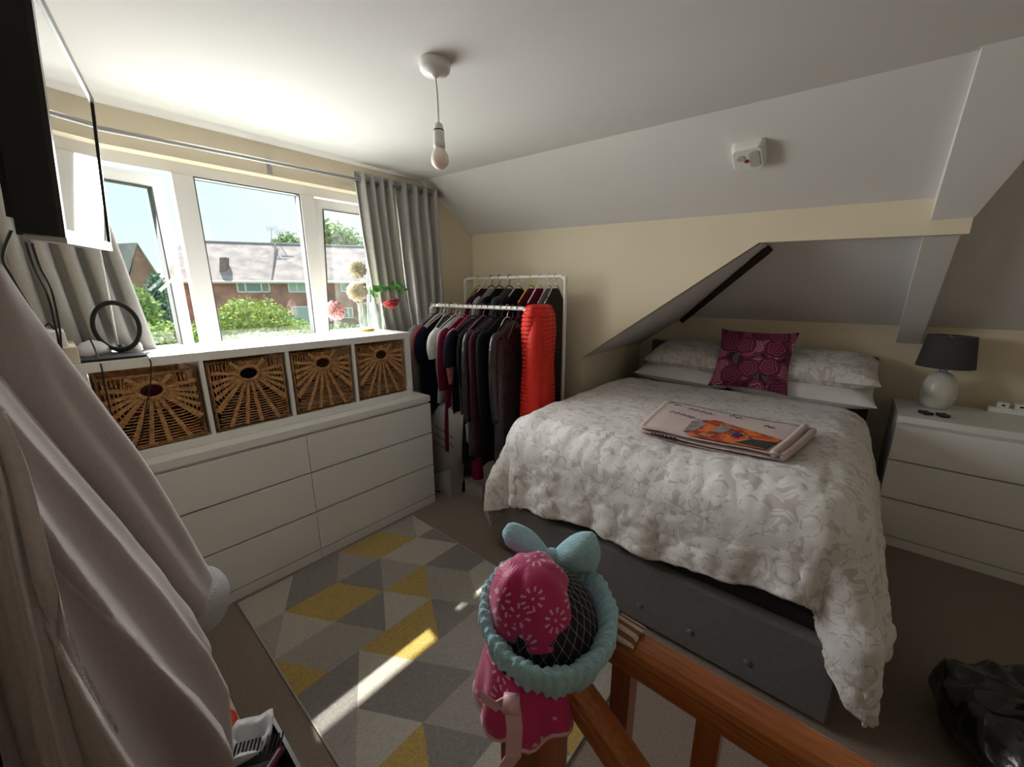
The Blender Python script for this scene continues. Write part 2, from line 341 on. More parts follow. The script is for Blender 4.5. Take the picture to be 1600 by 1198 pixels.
# ------------------------------------------------------------------ chests of drawers
def chest(label, x0, x1, y0, y1, cols, face, h=.78):
    """face '-y' or '-x': the side the drawers are on"""
    t = thing('chest_of_drawers', label, 'drawers', ((x0+x1)/2, (y0+y1)/2, 0))
    zt, z0 = h-.038, .054
    gaps = [(.524, .727), (.292, .515), (.060, .283)]
    if face == '-y':
        mk('carcass', join(box(x0, x0+.018, y0+.02, y1, 0, zt), box(x1-.018, x1, y0+.02, y1, 0, zt), box(x0+.018, x1-.018, y1-.012, y1, 0, zt), box(x0+.018, x1-.018, y0+.05, y1-.012, .04, .055)), M['foil'], t)
        mk('recess_board', box(x0+.018, x1-.018, y0+.022, y0+.03, .05, zt), M['foil'], t)
        mk('top', box(x0, x1, y0, y1, zt, h), M['foil'], t, bevel=.002)
        wd = (x1-x0)/cols
        for c in range(cols):
            mk('plinth', box(x0+c*wd+.0015, x0+(c+1)*wd-.0015, y0+.001, y0+.02, 0, z0), M['foil'], t)
            for a_, b_ in gaps: mk('drawer', box(x0+c*wd+.0015, x0+(c+1)*wd-.0015, y0, y0+.020, a_, b_), M['foil'], t, bevel=.0015)
    else:
        mk('carcass', join(box(x0+.02, x1, y0, y0+.018, 0, zt), box(x0+.02, x1, y1-.018, y1, 0, zt), box(x1-.012, x1, y0+.018, y1-.018, 0, zt), box(x0+.05, x1-.012, y0+.018, y1-.018, .04, .055)), M['foil'], t)
        mk('recess_board', box(x0+.022, x0+.03, y0+.018, y1-.018, .05, zt), M['foil'], t)
        mk('top', box(x0, x1, y0, y1, zt, h), M['foil'], t, bevel=.002)
        mk('plinth', box(x0+.001, x0+.02, y0, y1, 0, z0), M['foil'], t)
        for a_, b_ in gaps: mk('drawer', box(x0, x0+.020, y0, y1, a_, b_), M['foil'], t, bevel=.0015)
    return t
chest('wide white six-drawer chest under the window', -1.60, 0, 0, .48, 2, '-y')
chest('white three-drawer chest beside the bed carrying the grey lamp', 1.42, 1.90, -3.13, -2.33, 1, '-x')

# ------------------------------------------------------------------ cube shelf unit with baskets
KX1, KY, KZ0, KZ1 = -.071, .088, .781, 1.20; KX0 = KX1-1.4744
t = thing('shelf_unit', 'low white four-bay cube shelf standing on the wide chest', 'shelf', ((KX0+KX1)/2, .28, KZ0))
mk('top_panel', box(KX0, KX1, KY, KY+.39, KZ1-.038, KZ1), M['shelf'], t, bevel=.0015)
mk('bottom_panel', box(KX0, KX1, KY, KY+.39, KZ0, KZ0+.038), M['shelf'], t, bevel=.0015)
mk('side_panel', box(KX0, KX0+.038, KY, KY+.39, KZ0+.038, KZ1-.038), M['shelf'], t)
mk('side_panel', box(KX1-.038, KX1, KY, KY+.39, KZ0+.038, KZ1-.038), M['shelf'], t)
bays = []
for i in range(4):
    x1 = KX1-.038-i*(.3376+.016); bays.append((x1-.3376, x1))
    if i < 3: mk('divider', box(x1-.3376-.016, x1-.3376, KY+.002, KY+.388, KZ0+.038, KZ1-.038), M['shelf'], t)
bz0, bz1 = KZ0+.038, KZ1-.038
M['navy'] = mat('navy_cloth', (.02, .035, .10), .9); M['redcloth_shaded'] = mat('red_cloth_shaded', (.02, .006, .006), .9, col2=(.30, .025, .03), vscale=11); M['mixcloth'] = mat('mixed_cloth', (.16, .10, .10), .9, col2=(.55, .5, .48), vscale=9)  # near-black blended into the red so the basket hole looks shaded
def basket(i, x0, x1, dz, label):
    bx0, bx1 = x0+.010, x1-.010; zt = bz1-.012-dz; y0 = KY+.012; cx = (x0+x1)/2; z0 = bz0+.001; hz = zt-.072
    b = thing('wicker_basket', label, 'basket', (cx, y0+.16, z0), 'wicker baskets in the cube shelf')
    # frame rim and back/sides
    mk('body', join(box(bx0, bx0+.012, y0+.01, y0+.34, z0, zt), box(bx1-.012, bx1, y0+.01, y0+.34, z0, zt), box(bx0, bx1, y0+.33, y0+.34, z0, zt), box(bx0, bx1, y0+.01, y0+.34, z0, z0+.01)), M['wicker'], b)
    rim = [(bx0+.006, y0+.006, z0+.006), (bx1-.006, y0+.006, z0+.006), (bx1-.006, y0+.006, zt-.006), (bx0+.006, y0+.006, zt-.006)]
    mk('rim', tube(rim, .008, 6, closed=True), M['wicker'], b, smooth=True)
    rh, rv = .038, .027
    mk('hole_ring', tube([(cx+(rh+.006)*math.cos(a_), y0-.002, hz+(rv+.006)*math.sin(a_)) for a_ in [2*PI*k/28 for k in range(28)]], .008, 6, closed=True), M['wicker'], b, smooth=True)
    # radiating flat ribs, each its own strip
    ang = [-170, -157, -145, -132, -113, -99, -84, -67, -45, -33, -21, -8, 8, 40, 90, 140, 172]
    def hit(a_):
        c, s = math.cos(a_), math.sin(a_); L = 9
        if c > 1e-6: L = min(L, (bx1-.012-cx)/c)
        if c < -1e-6: L = min(L, (bx0+.012-cx)/c)
        if s > 1e-6: L = min(L, (zt-.012-hz)/s)
        if s < -1e-6: L = min(L, (z0+.012-hz)/s)
        return L
    for d in ang:
        a_ = math.radians(d); c, s = math.cos(a_), math.sin(a_); L = hit(a_); r0 = .036
        if L < r0+.015: continue
        p = Vector((cx+r0*c, y0, hz+r0*.75*s)); q = Vector((cx+L*c, y0, hz+L*s)); n = Vector((-s, 0, c)); w0, w1 = .0060, .0125 if d in (-132, -45) else .0085
        ring = lambda o_, w_: [o_+n*w_+Vector((0, -.005, 0)), o_-n*w_+Vector((0, -.005, 0)), o_-n*w_+Vector((0, .003, 0)), o_+n*w_+Vector((0, .003, 0))]
        mk('rib', loft([ring(p, w0), ring(q, w1)]), M['wicker'], b)
    # woven strands between the ribs (close rings near the hole, open rows further out)
    st = []
    k = 0; rr = .046
    while rr < .34:
        pts = []; sq = sm(.06, .10, rr)
        for j in range(0, 121):
            a_ = 2*PI*j/120; c_, s_ = math.cos(a_), math.sin(a_); e = rr/((abs(c_)**8+abs(s_)**8)**.125); r_ = lerp(rr, e, sq)
            q = Vector((cx+r_*c_, y0+(.004 if (j+k) % 4 < 2 else -.001), hz+r_*lerp(.78, 1, sq)*s_))
            if bx0+.010 < q.x < bx1-.010 and z0+.008 < q.z < zt-.008: pts.append(q)
            else:
                if len(pts) > 2: st.append(tube(pts, .0028, 4))
                pts = []
        if len(pts) > 2: st.append(tube(pts, .0028, 4))
        rr += .0060 if rr < .085 else .0125; k += 1
    o = mk('weave', join(*st), M['wicker'], b); o['kind'] = 'stuff'
    return b
BL = ['wicker basket with a wide dark gap above it, under the ring mirror', 'wicker basket with navy cloth showing through its round hole', 'wicker basket in the bay between the navy-holed basket and the end one', 'wicker basket in the end bay below the flower vase']
for i, (x0, x1) in enumerate(bays):
    basket(i, x0, x1, .016 if i == 3 else 0.0, BL[3-i])
    cm = [M['mixcloth'], M['mixcloth'], M['navy'], M['redcloth_shaded']][i]
    V, F = [], []
    g = 8
    for a_ in range(g+1):
        for b_ in range(g+1): V.append((lerp(x0+.03, x1-.03, a_/g), lerp(KY+(.032 if i > 1 else .05), KY+.3, b_/g), bz0+.02+(.275 if i > 1 else .20)*(.8+.2*fbm(a_*.7, b_*.7, i))*math.sin(PI*(a_+.6)/(g+1.2))**.3*math.sin(PI*(b_+.6)/(g+1.2))**.3))
    for a_ in range(g):
        for b_ in range(g): F.append((a_*(g+1)+b_, (a_+1)*(g+1)+b_, (a_+1)*(g+1)+b_+1, a_*(g+1)+b_+1))
    base = box(x0+.03, x1-.03, KY+.05, KY+.3, bz0+.0118, bz0+.05)
    o = mk('folded_clothes', join((V, F), base), cm, smooth=True, loc=((x0+x1)/2, KY+.17, bz0+.012))
    tag(o, ['pale folded clothes inside the wicker basket below the vase', 'pale folded clothes inside the wicker basket beside the navy one', 'navy folded cloth behind a round basket hole', 'red folded clothes, darkened with painted shade, inside the basket under the ring mirror'][i], 'clothes', 'clothes stored in the wicker baskets')

# ------------------------------------------------------------------ rug
RX0, RDX = -1.215, .12375; RY = [-.036, -.262, -.495, -.715, -.928, -1.145, -1.37, -1.588]
rc = {'Y': mat('rug_mustard', (.52, .36, .09), 1, var=.22, vscale=140, bump=.8, bscale=380, sheen=.3, spec=.05), 'D': mat('rug_dark_grey', (.27, .25, .235), 1, var=.2, vscale=140, bump=.8, bscale=380, sheen=.3, spec=.05),
      'M': mat('rug_mid_grey', (.41, .375, .34), 1, var=.16, vscale=140, bump=.8, bscale=380, sheen=.3, spec=.05), 'L': mat('rug_pale_beige', (.56, .51, .45), 1, var=.13, vscale=140, bump=.8, bscale=380, sheen=.3, spec=.05)}
rows = [[('L', 0, 2, 0, 1), ('D', 2, 4, 1, 3), ('M', 4, 4, 3, 5), ('Y', 4, 6, 5, 7), ('M', 6, 8, 7, 7), ('L', 8, 8, 7, 8)],
        [('M', 0, 1, 0, 0), ('L', 1, 1, 0, 2), ('Y', 1, 3, 2, 4), ('D', 3, 5, 4, 4), ('M', 5, 5, 4, 6), ('L', 5, 7, 6, 8), ('D', 7, 8, 8, 8)],
        [('Y', 0, 0, 0, 1), ('M', 0, 2, 1, 3), ('D', 2, 4, 3, 3), ('L', 4, 4, 3, 5), ('Y', 4, 6, 5, 5), ('M', 6, 6, 5, 7), ('D', 6, 8, 7, 8)],
        [('D', 0, 2, 0, 1), ('L', 2, 2, 1, 3), ('Y', 2, 5, 3, 4), ('D', 5, 5, 4, 6), ('M', 5, 7, 6, 6), ('L', 7, 8, 6, 8)],
        [('M', 0, 1, 0, 0), ('L', 1, 1, 0, 2), ('D', 1, 3, 2, 4), ('M', 3, 6, 4, 7), ('L', 6, 8, 7, 8)],
        [('Y', 0, 2, 0, 1), ('D', 2, 2, 1, 3), ('M', 2, 4, 3, 5), ('L', 4, 4, 5, 5), ('L', 4, 7, 5, 6), ('D', 7, 8, 6, 8)],
        [('M', 0, 1, 0, 2), ('L', 1, 3, 2, 4), ('D', 3, 5, 4, 4), ('Y', 5, 5, 4, 6), ('M', 5, 6, 6, 8), ('L', 6, 8, 8, 8)]]
rug = thing('rug', 'geometric rug of mustard, grey and beige triangles on the carpet', 'rug', (-.72, -.81, 0))
RV, RF, RM = [], [], []; keys = 'YDML'
for r, row in enumerate(rows):
    for c, t0, t1, b0, b1 in row:
        P = [(RX0+t0*RDX, RY[r]), (RX0+t1*RDX, RY[r]), (RX0+b1*RDX, RY[r+1]), (RX0+b0*RDX, RY[r+1])]
        Q = []
        for p in P:
            if p not in Q: Q.append(p)
        if len(Q) < 3: continue
        n = len(RV); RV += [(x, y, .010) for x, y in Q]; RF.append(tuple(range(n, n+len(Q)))[::-1]); RM.append(keys.index(c))
mk('pile', (RV, RF), [rc[k] for k in keys], rug, fm=RM)
mk('backing', box(RX0, RX0+8*RDX, RY[-1], RY[0], .0005, .0098), M['rug_edge'], rug)
mk('binding', tube([(RX0, RY[0], .006), (RX0+8*RDX, RY[0], .006), (RX0+8*RDX, RY[-1], .006), (RX0, RY[-1], .006)], .005, 6, closed=True), rc['L'], rug)

# ------------------------------------------------------------------ bed
BF, BLy, BRy = -.09, -.70, -2.20
bed = thing('bed', 'grey upholstered double bed with a buttoned foot end and low headboard', 'bed', (.9, -1.45, 0))
mk('base', box(BF, 1.88, BRy, BLy, .02, .32), M['grey_fabric'], bed, bevel=.018, seg=3)
mk('mattress', box(BF+.04, 1.86, BRy+.03, BLy-.03, .32, .66), M['charcoal'], bed, bevel=.04, seg=3, smooth=True)
mk('headboard', box(1.885, 1.945, -2.225, -.735, 0, 1.03), M['grey_fabric'], bed, bevel=.012)
for y in (-.92, -1.125, -1.33, -1.54, -1.751, -1.956):
    mk('button', lathe([(.001, -.003), (.010, -.002), (.013, .003), (.008, .006), (.001, .007)], (0, 0, 0), 12), M['grey_fabric'], bed, smooth=True)
    bt = bed.children[-1]; o = [c for c in bed.children if c.name.startswith('button')][-1]
for i, o in enumerate([c for c in bed.children if c.name.startswith('button')]):
    y = (-.92, -1.125, -1.33, -1.54, -1.751, -1.956)[i]
    for v in o.data.vertices: c = v.co+bed.location; v.co = Vector((BF-c.z+.001, y+c.x, .112+c.y))-bed.location
M['duvet'] = pattern_mat('floral_duvet_cotton', (.57, .53, .505), [(15, 'leaf', 0.3, (.74, .725, .725)), (20, 'leaf', 7.1, (.75, .735, .735)), (7.2, 'flower', 2.2, (.74, .725, .725)), (12, 'flower', 9.2, (.73, .715, .71))], .8, wrinkle=.30)
M['lining'] = mat('white_cotton', (.80, .79, .80), .85, bump=.2, bscale=300)
rD, xh = .15, 1.50; LT = xh-BF-.01; WT = BLy-BRy+.02
def duv(a, b):
    """sheet coordinates in metres (a towards the foot, b towards the right side) -> point draped over the bed"""
    oa = max(0, a-(LT-rD)); bl = max(0, rD-b); br = max(0, b-(WT-rD)); ob = bl or br; sg = 1 if bl else -1
    ia = min(a, LT-rD); ib = max(rD, min(b, WT-rD)); x = xh-ia; y = BLy+.01-ib
    tz = .785+.011*fbm(a*1.7, b*1.7, 2.0, 3)+.006*fbm(a*5, b*5, 5.0)+.005*math.sin(b*9+a*2)*sm(.4, 1.3, a)+.004*abs(fbm(a*9, b*9, 8.0, 2))+.002*fbm(a*5, b*17, 6.0, 4)*sm(.8, 1.35, a)
    tz += -.05*sm(.25, 0, a)
    s_ = math.hypot(oa, ob)
    if s_ == 0: return Vector((x, y, tz))
    th = math.atan2(ob, oa); ph = s_/rD; wr = .007*fbm(a*7, b*7, 1.0)+.005*fbm(a*17, b*17, 3.0, 3)+.0025*fbm(a*5, b*17, 6.0, 4)
    if ph < PI/2: h, d = rD*math.sin(ph), rD*(1-math.cos(ph)); k = 0
    else:
        e = s_-rD*PI/2; fl_ = (.05 if oa > ob else .30); fl_ = lerp(.05, .30*(sm(.55, 1.2, a) if sg > 0 else 1), math.sin(th)**2); h = rD+fl_*e*(1-.35*min(1, e/.5)); d = rD+e*.975; k = min(1, e/.25)
        al_ = b if (oa > ob) else a
        f = .5*math.sin(al_*19+1.3*math.sin(al_*5))+.3*math.sin(al_*37+2)
        cw = math.sin(2*th)
        h += k*(.022*f*(1-cw)+cw*(.055*math.cos(7*th+.5)+.02))
    h += wr*(.4+k)
    return Vector((x-h*math.cos(th), y+sg*h*math.sin(th), tz-d+wr))
NA, NB = 200, 240; DV, DU = [], []
OL, OR = .50, .53
for i in range(NA+1):
    for j in range(NB+1):
        v = j/NB; b_ = lerp(-OL+rD*.0, WT+OR, v); u_ = max(0, min(1, b_/WT))
        sf = lerp(.55, .43, u_)+.012*math.sin(b_*8)
        if b_ < 0: sf = .55-.13*sm(0, OL, -b_)
        if b_ > WT: sf = .43+.10*sm(0, .3, b_-WT)-.10*sm(.3, OR, b_-WT)
        a_ = (i/NA)*(LT-rD+sf)
        DV.append(duv(a_, b_)); DU.append((a_, b_))
DF = [(i*(NB+1)+j, i*(NB+1)+j+1, (i+1)*(NB+1)+j+1, (i+1)*(NB+1)+j) for i in range(NA) for j in range(NB)]
duvet = thing('duvet', 'cream floral duvet draped over the bed with one corner hanging to the floor', 'duvet', (.7, -1.45, .66))
o = mk('cover', (DV, DF), M['duvet'], duvet, smooth=True, uv=DU)
sd_ = o.modifiers.new('thickness', 'SOLIDIFY'); sd_.thickness = .022; sd_.offset = -1
edge = [DV[NA*(NB+1)+j] for j in range(NB+1)]
mk('hem', tube(edge, .007, 6), M['lining'], duvet, smooth=True)

def pillow(lx, ly, lz, n=18, seed=0, pinch=.05):
    """top and bottom sheets, centred at the origin, z up"""
    T, B = [], []
    for i in range(n+1):
        for j in range(n+1):
            u, v = -1+2*i/n, -1+2*j/n
            h = lz/2*((1-abs(u)**3.2)*(1-abs(v)**3.2))**.55
            px = u*lx/2*(1-pinch*(1-v*v)*abs(u)**3); py = v*ly/2*(1-pinch*(1-u*u)*abs(v)**3)
            wv = .05*lz*fbm(u*2.2+seed, v*2.2, seed)
            T.append(Vector((px, py, h+wv*(h/lz*2)))); B.append(Vector((px, py, -h*.85)))
    F = []; m = n+1; N = m*m
    for i in range(n):
        for j in range(n):
            F.append((i*m+j, (i+1)*m+j, (i+1)*m+j+1, i*m+j+1)); F.append((N+i*m+j, N+i*m+j+1, N+(i+1)*m+j+1, N+(i+1)*m+j))
    uv = [(v.x, v.y) for v in T]+[(v.x, v.y+3) for v in B]
    return (T+B, F), uv
M['pillow_floral'] = pattern_mat('floral_pillow_cotton', (.58, .54, .515), [(19, 'leaf', 1.3, (.75, .735, .735)), (14, 'leaf', 5.1, (.74, .72, .72)), (10, 'flower', 4.4, (.75, .735, .74))], .8, wrinkle=.2)
def place(VF, mm): return [mm@Vector(v) for v in VF[0]], VF[1]
def put_pillow(cx, cy, cz, rz, rx, size, m, label, seed, ry=0):
    VF, uv = pillow(*size, seed=seed)
    mm = Matrix.Translation((cx, cy, cz))@Matrix.Rotation(rz, 4, 'Z')@Matrix.Rotation(ry, 4, 'Y')@Matrix.Rotation(rx, 4, 'X')
    o = mk('pillow', place(VF, mm), m, smooth=True, uv=uv, loc=(cx, cy, cz-size[2]/2)); 
    for e in [e for e in ()]: pass
    tag(o, label, 'pillow', 'pillows at the headboard'); return o
put_pillow(1.64, -1.13, .835, 0, .03, (.50, .68, .17), M['lining'], 'plain white pillow at the bottom of the stack by the alcove wall', 1, -.10)
put_pillow(1.65, -1.84, .830, 0, .0, (.50, .80, .18), M['lining'], 'plain white pillow at the bottom of the stack beside the lamp chest', 2, -.10)
put_pillow(1.67, -1.15, .960, 0, .02, (.47, .62, .19), M['pillow_floral'], 'cream floral pillow on top of the stack by the alcove wall', 3, -.18)
put_pillow(1.68, -1.86, .955, 0, -.03, (.48, .76, .20), M['pillow_floral'], 'cream floral pillow on top of the stack beside the lamp chest', 4, -.18)
M['cushion'] = pattern_mat('printed_rose_cushion', (.055, .006, .022), [(11, 'leaf', 8.3, (.09, .11, .10)), (6.5, 'leaf', 3.1, (.16, .012, .06)), (8.5, 'disk', 1.2, (.24, .02, .09)), (8.5, 'rose', 1.2, (.68, .34, .43)), (7.2, 'disk', 6.2, (.11, .008, .04)), (7.2, 'rose', 6.2, (.45, .08, .20))], .7)
VF, uv = pillow(.45, .46, .15, seed=9, pinch=.10)
mm = Matrix.Translation((1.475, -1.585, 1.0))@Matrix.Rotation(math.radians(3), 4, 'Z')@Matrix.Rotation(math.radians(-56), 4, 'Y')@Matrix.Rotation(0, 4, 'X')
o = mk('cushion', place(VF, mm), M['cushion'], smooth=True, uv=uv, loc=(1.40, -1.585, .80)); tag(o, 'dark magenta rose-print cushion leaning on the pillows', 'cushion')

# folded blanket
M['blush'] = mat('blush_fleece', (.58, .44, .42), .95, var=.06, vscale=30, bump=.5, bscale=300, sheen=.4)
M['ink'] = mat('dark_print', (.05, .02, .03), .9)
M['orange_print'] = mat('orange_floral_print', (.62, .14, .025), .9, col2=(.30, .035, .03), vscale=14, detail=4)
_r = [n for n in M['orange_print'].node_tree.nodes if n.type == 'VALTORGB'][0].color_ramp
for _p, _c in ((.42, (.75, .22, .04, 1)), (.50, (.55, .06, .03, 1)), (.57, (.16, .03, .03, 1)), (.64, (.70, .33, .14, 1))): _e = _r.elements.new(_p); _e.color = _c
M['green_print'] = mat('dark_green_print', (.03, .045, .04), .9, var=.4, vscale=25)
M['grey_print'] = mat('grey_print', (.30, .24, .25), .9, var=.35, vscale=22)
M['blue_print'] = mat('blue_print', (.04, .03, .16), .9)
bk = thing('blanket', 'folded blush pink blanket with an orange flower print lying on the duvet', 'blanket', (.38, -1.66, .80))
def bz(x, y): return .806+.014*fbm((xh-x)*1.7, (BLy-y)*1.7, 2.0, 3)
cn = [(.655, -1.315), (.125, -1.375), (.165, -1.945), (.60, -2.02)]       # far-left, near-left, near-right, far-right
def bp(u, v):  # u across (left-right), v far->near
    x = lerp(lerp(cn[0][0], cn[1][0], v), lerp(cn[3][0], cn[2][0], v), u); y = lerp(lerp(cn[0][1], cn[1][1], v), lerp(cn[3][1], cn[2][1], v), u); return x, y
def slab(u0, u1, v0, v1, z0, th, name, m, n=14, rnd=.012, off=0.0):
    V, F = [], []; N = n+1
    for k in (0, 1):
        for i in range(N):
            for j in range(N):
                u, v = lerp(u0, u1, i/n), lerp(v0, v1, j/n); x, y = bp(u, v); e = min(i, n-i, j, n-j); dz = -rnd*(1 if e == 0 else .25 if e == 1 else 0)*(1 if k else -1)
                V.append((x, y, bz(x, y)+z0+(th if k else 0)+dz+off*v+.004*fbm(x*9, y*9, z0*30)))
    for i in range(n):
        for j in range(n):
            F.append((i*N+j, i*N+j+1, (i+1)*N+j+1, (i+1)*N+j)); a0 = N*N; F.append((a0+i*N+j, a0+(i+1)*N+j, a0+(i+1)*N+j+1, a0+i*N+j+1))
    for i in range(n):
        for (p, q) in ((i*N, (i+1)*N), (i*N+n, (i+1)*N+n), (i, i+1), (n*N+i, n*N+i+1)): F.append((p, q, q+N*N, p+N*N))
    return fixn(mk(name, (V, F), m, bk, smooth=True))
slab(0, 1.0, .02, .98, -.004, .018, 'fold_layer', M['blush']); slab(.0, .97, 0, 1.0, .014, .018, 'fold_layer', M['blush']); slab(.005, .985, .0, .99, .032, .018, 'fold_layer', M['blush'])
def patch(poly, name, m, h=.0535):
    V = [(*bp(u, v), bz(*bp(u, v))+h) for u, v in poly]; return mk(name, prism(V, (0, 0, -.004)), m, bk)
patch([(.36, .52), (.46, .40), (.64, .50), (.90, .62), (.88, .97), (.60, .98), (.38, .975)], 'printed_panel', M['orange_print'])
patch([(.33, .60), (.37, .50), (.43, .62), (.40, .88), (.34, .93)], 'printed_panel', M['grey_print'], .0545)
patch([(.52, .50), (.60, .53), (.58, .76), (.50, .80)], 'printed_panel', M['grey_print'], .0547)
patch([(.70, .96), (.76, .80), (.90, .74), (.88, .97)], 'printed_panel', M['green_print'], .0549)
patch([(.63, .72), (.66, .68), (.69, .74), (.67, .82), (.635, .80)], 'printed_panel', M['blue_print'], .0551)
def hand(u0, v0, w_, seed, n=5):
    pts = []
    rr = random.Random(seed)
    for i in range(n*6+1):
        s_ = i/(n*6); uu = u0+w_*s_; vv = v0+.035*math.sin(i*1.05+rr.random())*(.5+rr.random()*.6)+.05*s_; x, y = bp(uu, vv); pts.append((x, y, bz(x, y)+.0535))
    return tube(spline(pts, 4), .0015, 4)
mk('script_print', hand(.13, .44, .20, 1, 5), M['ink'], bk)
for q in ((.06, .14, .10, 2, 2), (.22, .19, .18, 3, 4), (.50, .13, .09, 4, 2), (.74, .26, .06, 5, 2)): mk('script_print', hand(*q), M['ink'], bk)
def edgeprint(u0, u1, seed): 
    pts = []
    for i in range(26):
        u = lerp(u0, u1, i/25); x, y = bp(u, 1.004); pts.append((x-.003, y, bz(x, y)+.024+.007*math.sin(i*1.7+seed)))
    return tube(pts, .003, 4)
mk('script_print', edgeprint(.12, .32, 1), M['ink'], bk)
for k, u in enumerate((.93, .975)):
    pts = [(*bp(u+.01*math.sin(v*3), v), bz(*bp(u, v))+.046-.01*k+.006*math.sin(v*4)) for v in [.05+.93*q/10 for q in range(11)]]
    mk('rolled_edge', tube(pts, .016, 8), M['blush'], bk, smooth=True)

# ------------------------------------------------------------------ bedside lamp and small things on the right chest
lx, ly = 1.765, -2.50
lp = thing('table_lamp', 'table lamp with a white crackled egg-shaped base and grey drum shade', 'lamp', (lx, ly, .7805))
mk('base', lathe([(.044, 0), (.054, .004), (.068, .030), (.079, .070), (.080, .105), (.071, .150), (.053, .190), (.033, .209), (.020, .214)], (lx, ly, .7805), 36), M['ceramic'], lp, smooth=True)
mk('neck', lathe([(.018, 0), (.018, .02), (.010, .022), (.010, .055)], (lx, ly, .994), 16), M['silver'], lp, smooth=True)
shp = [(.122, 0), (.100, .178)]
sh = mk('shade', join(lathe(shp, (lx, ly, 1.025), 48, False), lathe([(.119, .001), (.097, .177)], (lx, ly, 1.025), 48, False), lathe([(.122, 0), (.119, .001)], (lx, ly, 1.025), 48, False), lathe([(.100, .178), (.097, .177)], (lx, ly, 1.025), 48, False)), M['shade'], lp, smooth=True)
mk('shade_spider', join(tube([(lx-.098, ly, 1.20), (lx+.098, ly, 1.20)], .002, 5), tube([(lx, ly-.098, 1.20), (lx, ly+.098, 1.20)], .002, 5), tube([(lx, ly, 1.045), (lx, ly, 1.20)], .004, 6)), M['silver'], sh)
mk('bulb', lathe([(.012, 0), (.013, .03), (.028, .06), (.030, .085), (.018, .11), (.002, .118)], (lx, ly, 1.05), 16), M['opal'], lp, smooth=True)
for (gx, gy, rz, lab) in ((1.55, -2.446, .5, 'small black fob on the bed side of its twin, in front of the lamp'), (1.545, -2.512, .3, 'small black fob on the socket side of its twin, in front of the lamp')):
    f = thing('remote_fob', lab, 'remote', (gx, gy, .7805), 'black fobs on the chest')
    mm = Matrix.Translation((gx, gy, .7805))@Matrix.Rotation(rz, 4, 'Z')
    mk('case', place(box(-.028, .028, -.020, .020, 0, .016), mm), M['black_plastic'], f, bevel=.005); mk('button', place(lathe([(.008, 0), (.008, .002)], (0, 0, .0155), 12), mm), M['black_matt'], f)
ps = thing('power_strip', 'white extension socket strip with plugs by the cream wall', 'power strip', (1.86, -2.86, .7805))
mk('case', box(1.835, 1.885, -3.02, -2.72, .7805, .812), M['white_plastic'], ps, bevel=.006)
for y in (-2.77, -2.835): mk('plug', box(1.84, 1.88, y-.022, y+.022, .812, .842), M['white_plastic'], ps, bevel=.005)
for y in (-2.77, -2.835): mk('socket_slot', box(1.838, 1.8402, y-.006, y+.006, .822, .832), M['black_matt'], ps)
o = mk('power_cable', tube(spline([(1.86, -2.90, .815), (1.85, -2.95, .818), (1.86, -3.0, .816), (1.87, -3.06, .79), (1.86, -3.12, .788)], 6), .007, 6), M['black_matt'], smooth=True, loc=(1.86, -3.0, .785)); tag(o, 'black power cable running out of the white socket strip', 'cable')

# ------------------------------------------------------------------ pendant and alarm
px, py = -.578, -.885; cz = ceilz(py)
pd = thing('pendant_light', 'bare bulb pendant hanging from a white ceiling rose', 'ceiling light', (px, py, cz))
mk('ceiling_rose', lathe([(.050, .004), (.052, -.010), (.050, -.026), (.044, -.034), (.014, -.040), (.010, -.046), (.004, -.047)], (px, py, cz), 32), M['white_plastic'], pd, smooth=True)
mk('cord', tube(spline([(px, py, cz-.04), (px+.004, py-.002, cz-.10), (px+.006, py, cz-.185)], 6), .0032, 6), M['white_plastic'], pd, smooth=True)
ho = mk('lamp_holder', lathe([(.005, 0), (.013, -.006), (.017, -.022), (.017, -.026), (.0185, -.028), (.0185, -.060), (.020, -.062), (.020, -.078), (.017, -.080)], (px+.006, py, cz-.178), 20), M['white_plastic'], pd, smooth=True)
mk('band', lathe([(.0178, -.0235), (.0182, -.0255), (.0178, -.0275)], (px+.006, py, cz-.178), 20), M['black_matt'], ho)
mk('bulb', lathe([(.015, 0), (.018, -.010), (.028, -.026), (.031, -.042), (.028, -.058), (.016, -.070), (.003, -.074)], (px+.006, py, cz-.252), 28), M['opal'], pd, smooth=True)
nrm = Vector((-.535, 0, -.845)); ctr = Vector((.598, -1.603, roofz(.598, -1.603)))
ex, ey = Vector((.845, 0, -.535)), Vector((0, 1, 0))
def alm(vf): return [ctr+ex*v[0]+ey*v[1]+nrm*v[2] for v in vf[0]], vf[1]
M['alarm_grey'] = mat('alarm_grey', (.50, .48, .46), .5); M['alarm_red'] = mat('alarm_red', (.30, .02, .02), .4)
sa = thing('smoke_alarm', 'square white smoke alarm with grey face and red button on the sloping ceiling', 'smoke alarm', ctr)
def rsq(hw, hh, r, z, n=6):
    out = []
    for cx_, cy_, a0 in ((hw-r, hh-r, 0), (-hw+r, hh-r, 90), (-hw+r, -hh+r, 180), (hw-r, -hh+r, 270)):
        for k in range(n+1): a_ = math.radians(a0+90*k/n); out.append((cx_+r*math.cos(a_), cy_+r*math.sin(a_), z))
    return out
mk('case', alm(loft([rsq(.066, .066, .02, -.002), rsq(.066, .066, .02, .012), rsq(.064, .062, .02, .03), rsq(.056, .055, .018, .042)])), M['white_plastic'], sa, smooth=False, bevel=0)
mk('grille', alm(loft([rsq(.043, .020, .014, .041), rsq(.042, .019, .014, .045)])), M['alarm_grey'], sa)
for v in sa.children[-1].data.vertices: v.co += ey*-.027
mk('sensor_disc', alm(lathe([(.017, .041), (.015, .045)], (-.014, .026, 0), 20)), M['alarm_grey'], sa)
mk('test_button', alm(lathe([(.008, .041), (.008, .047), (.005, .048)], (.004, .004, 0), 16)), M['alarm_red'], sa)

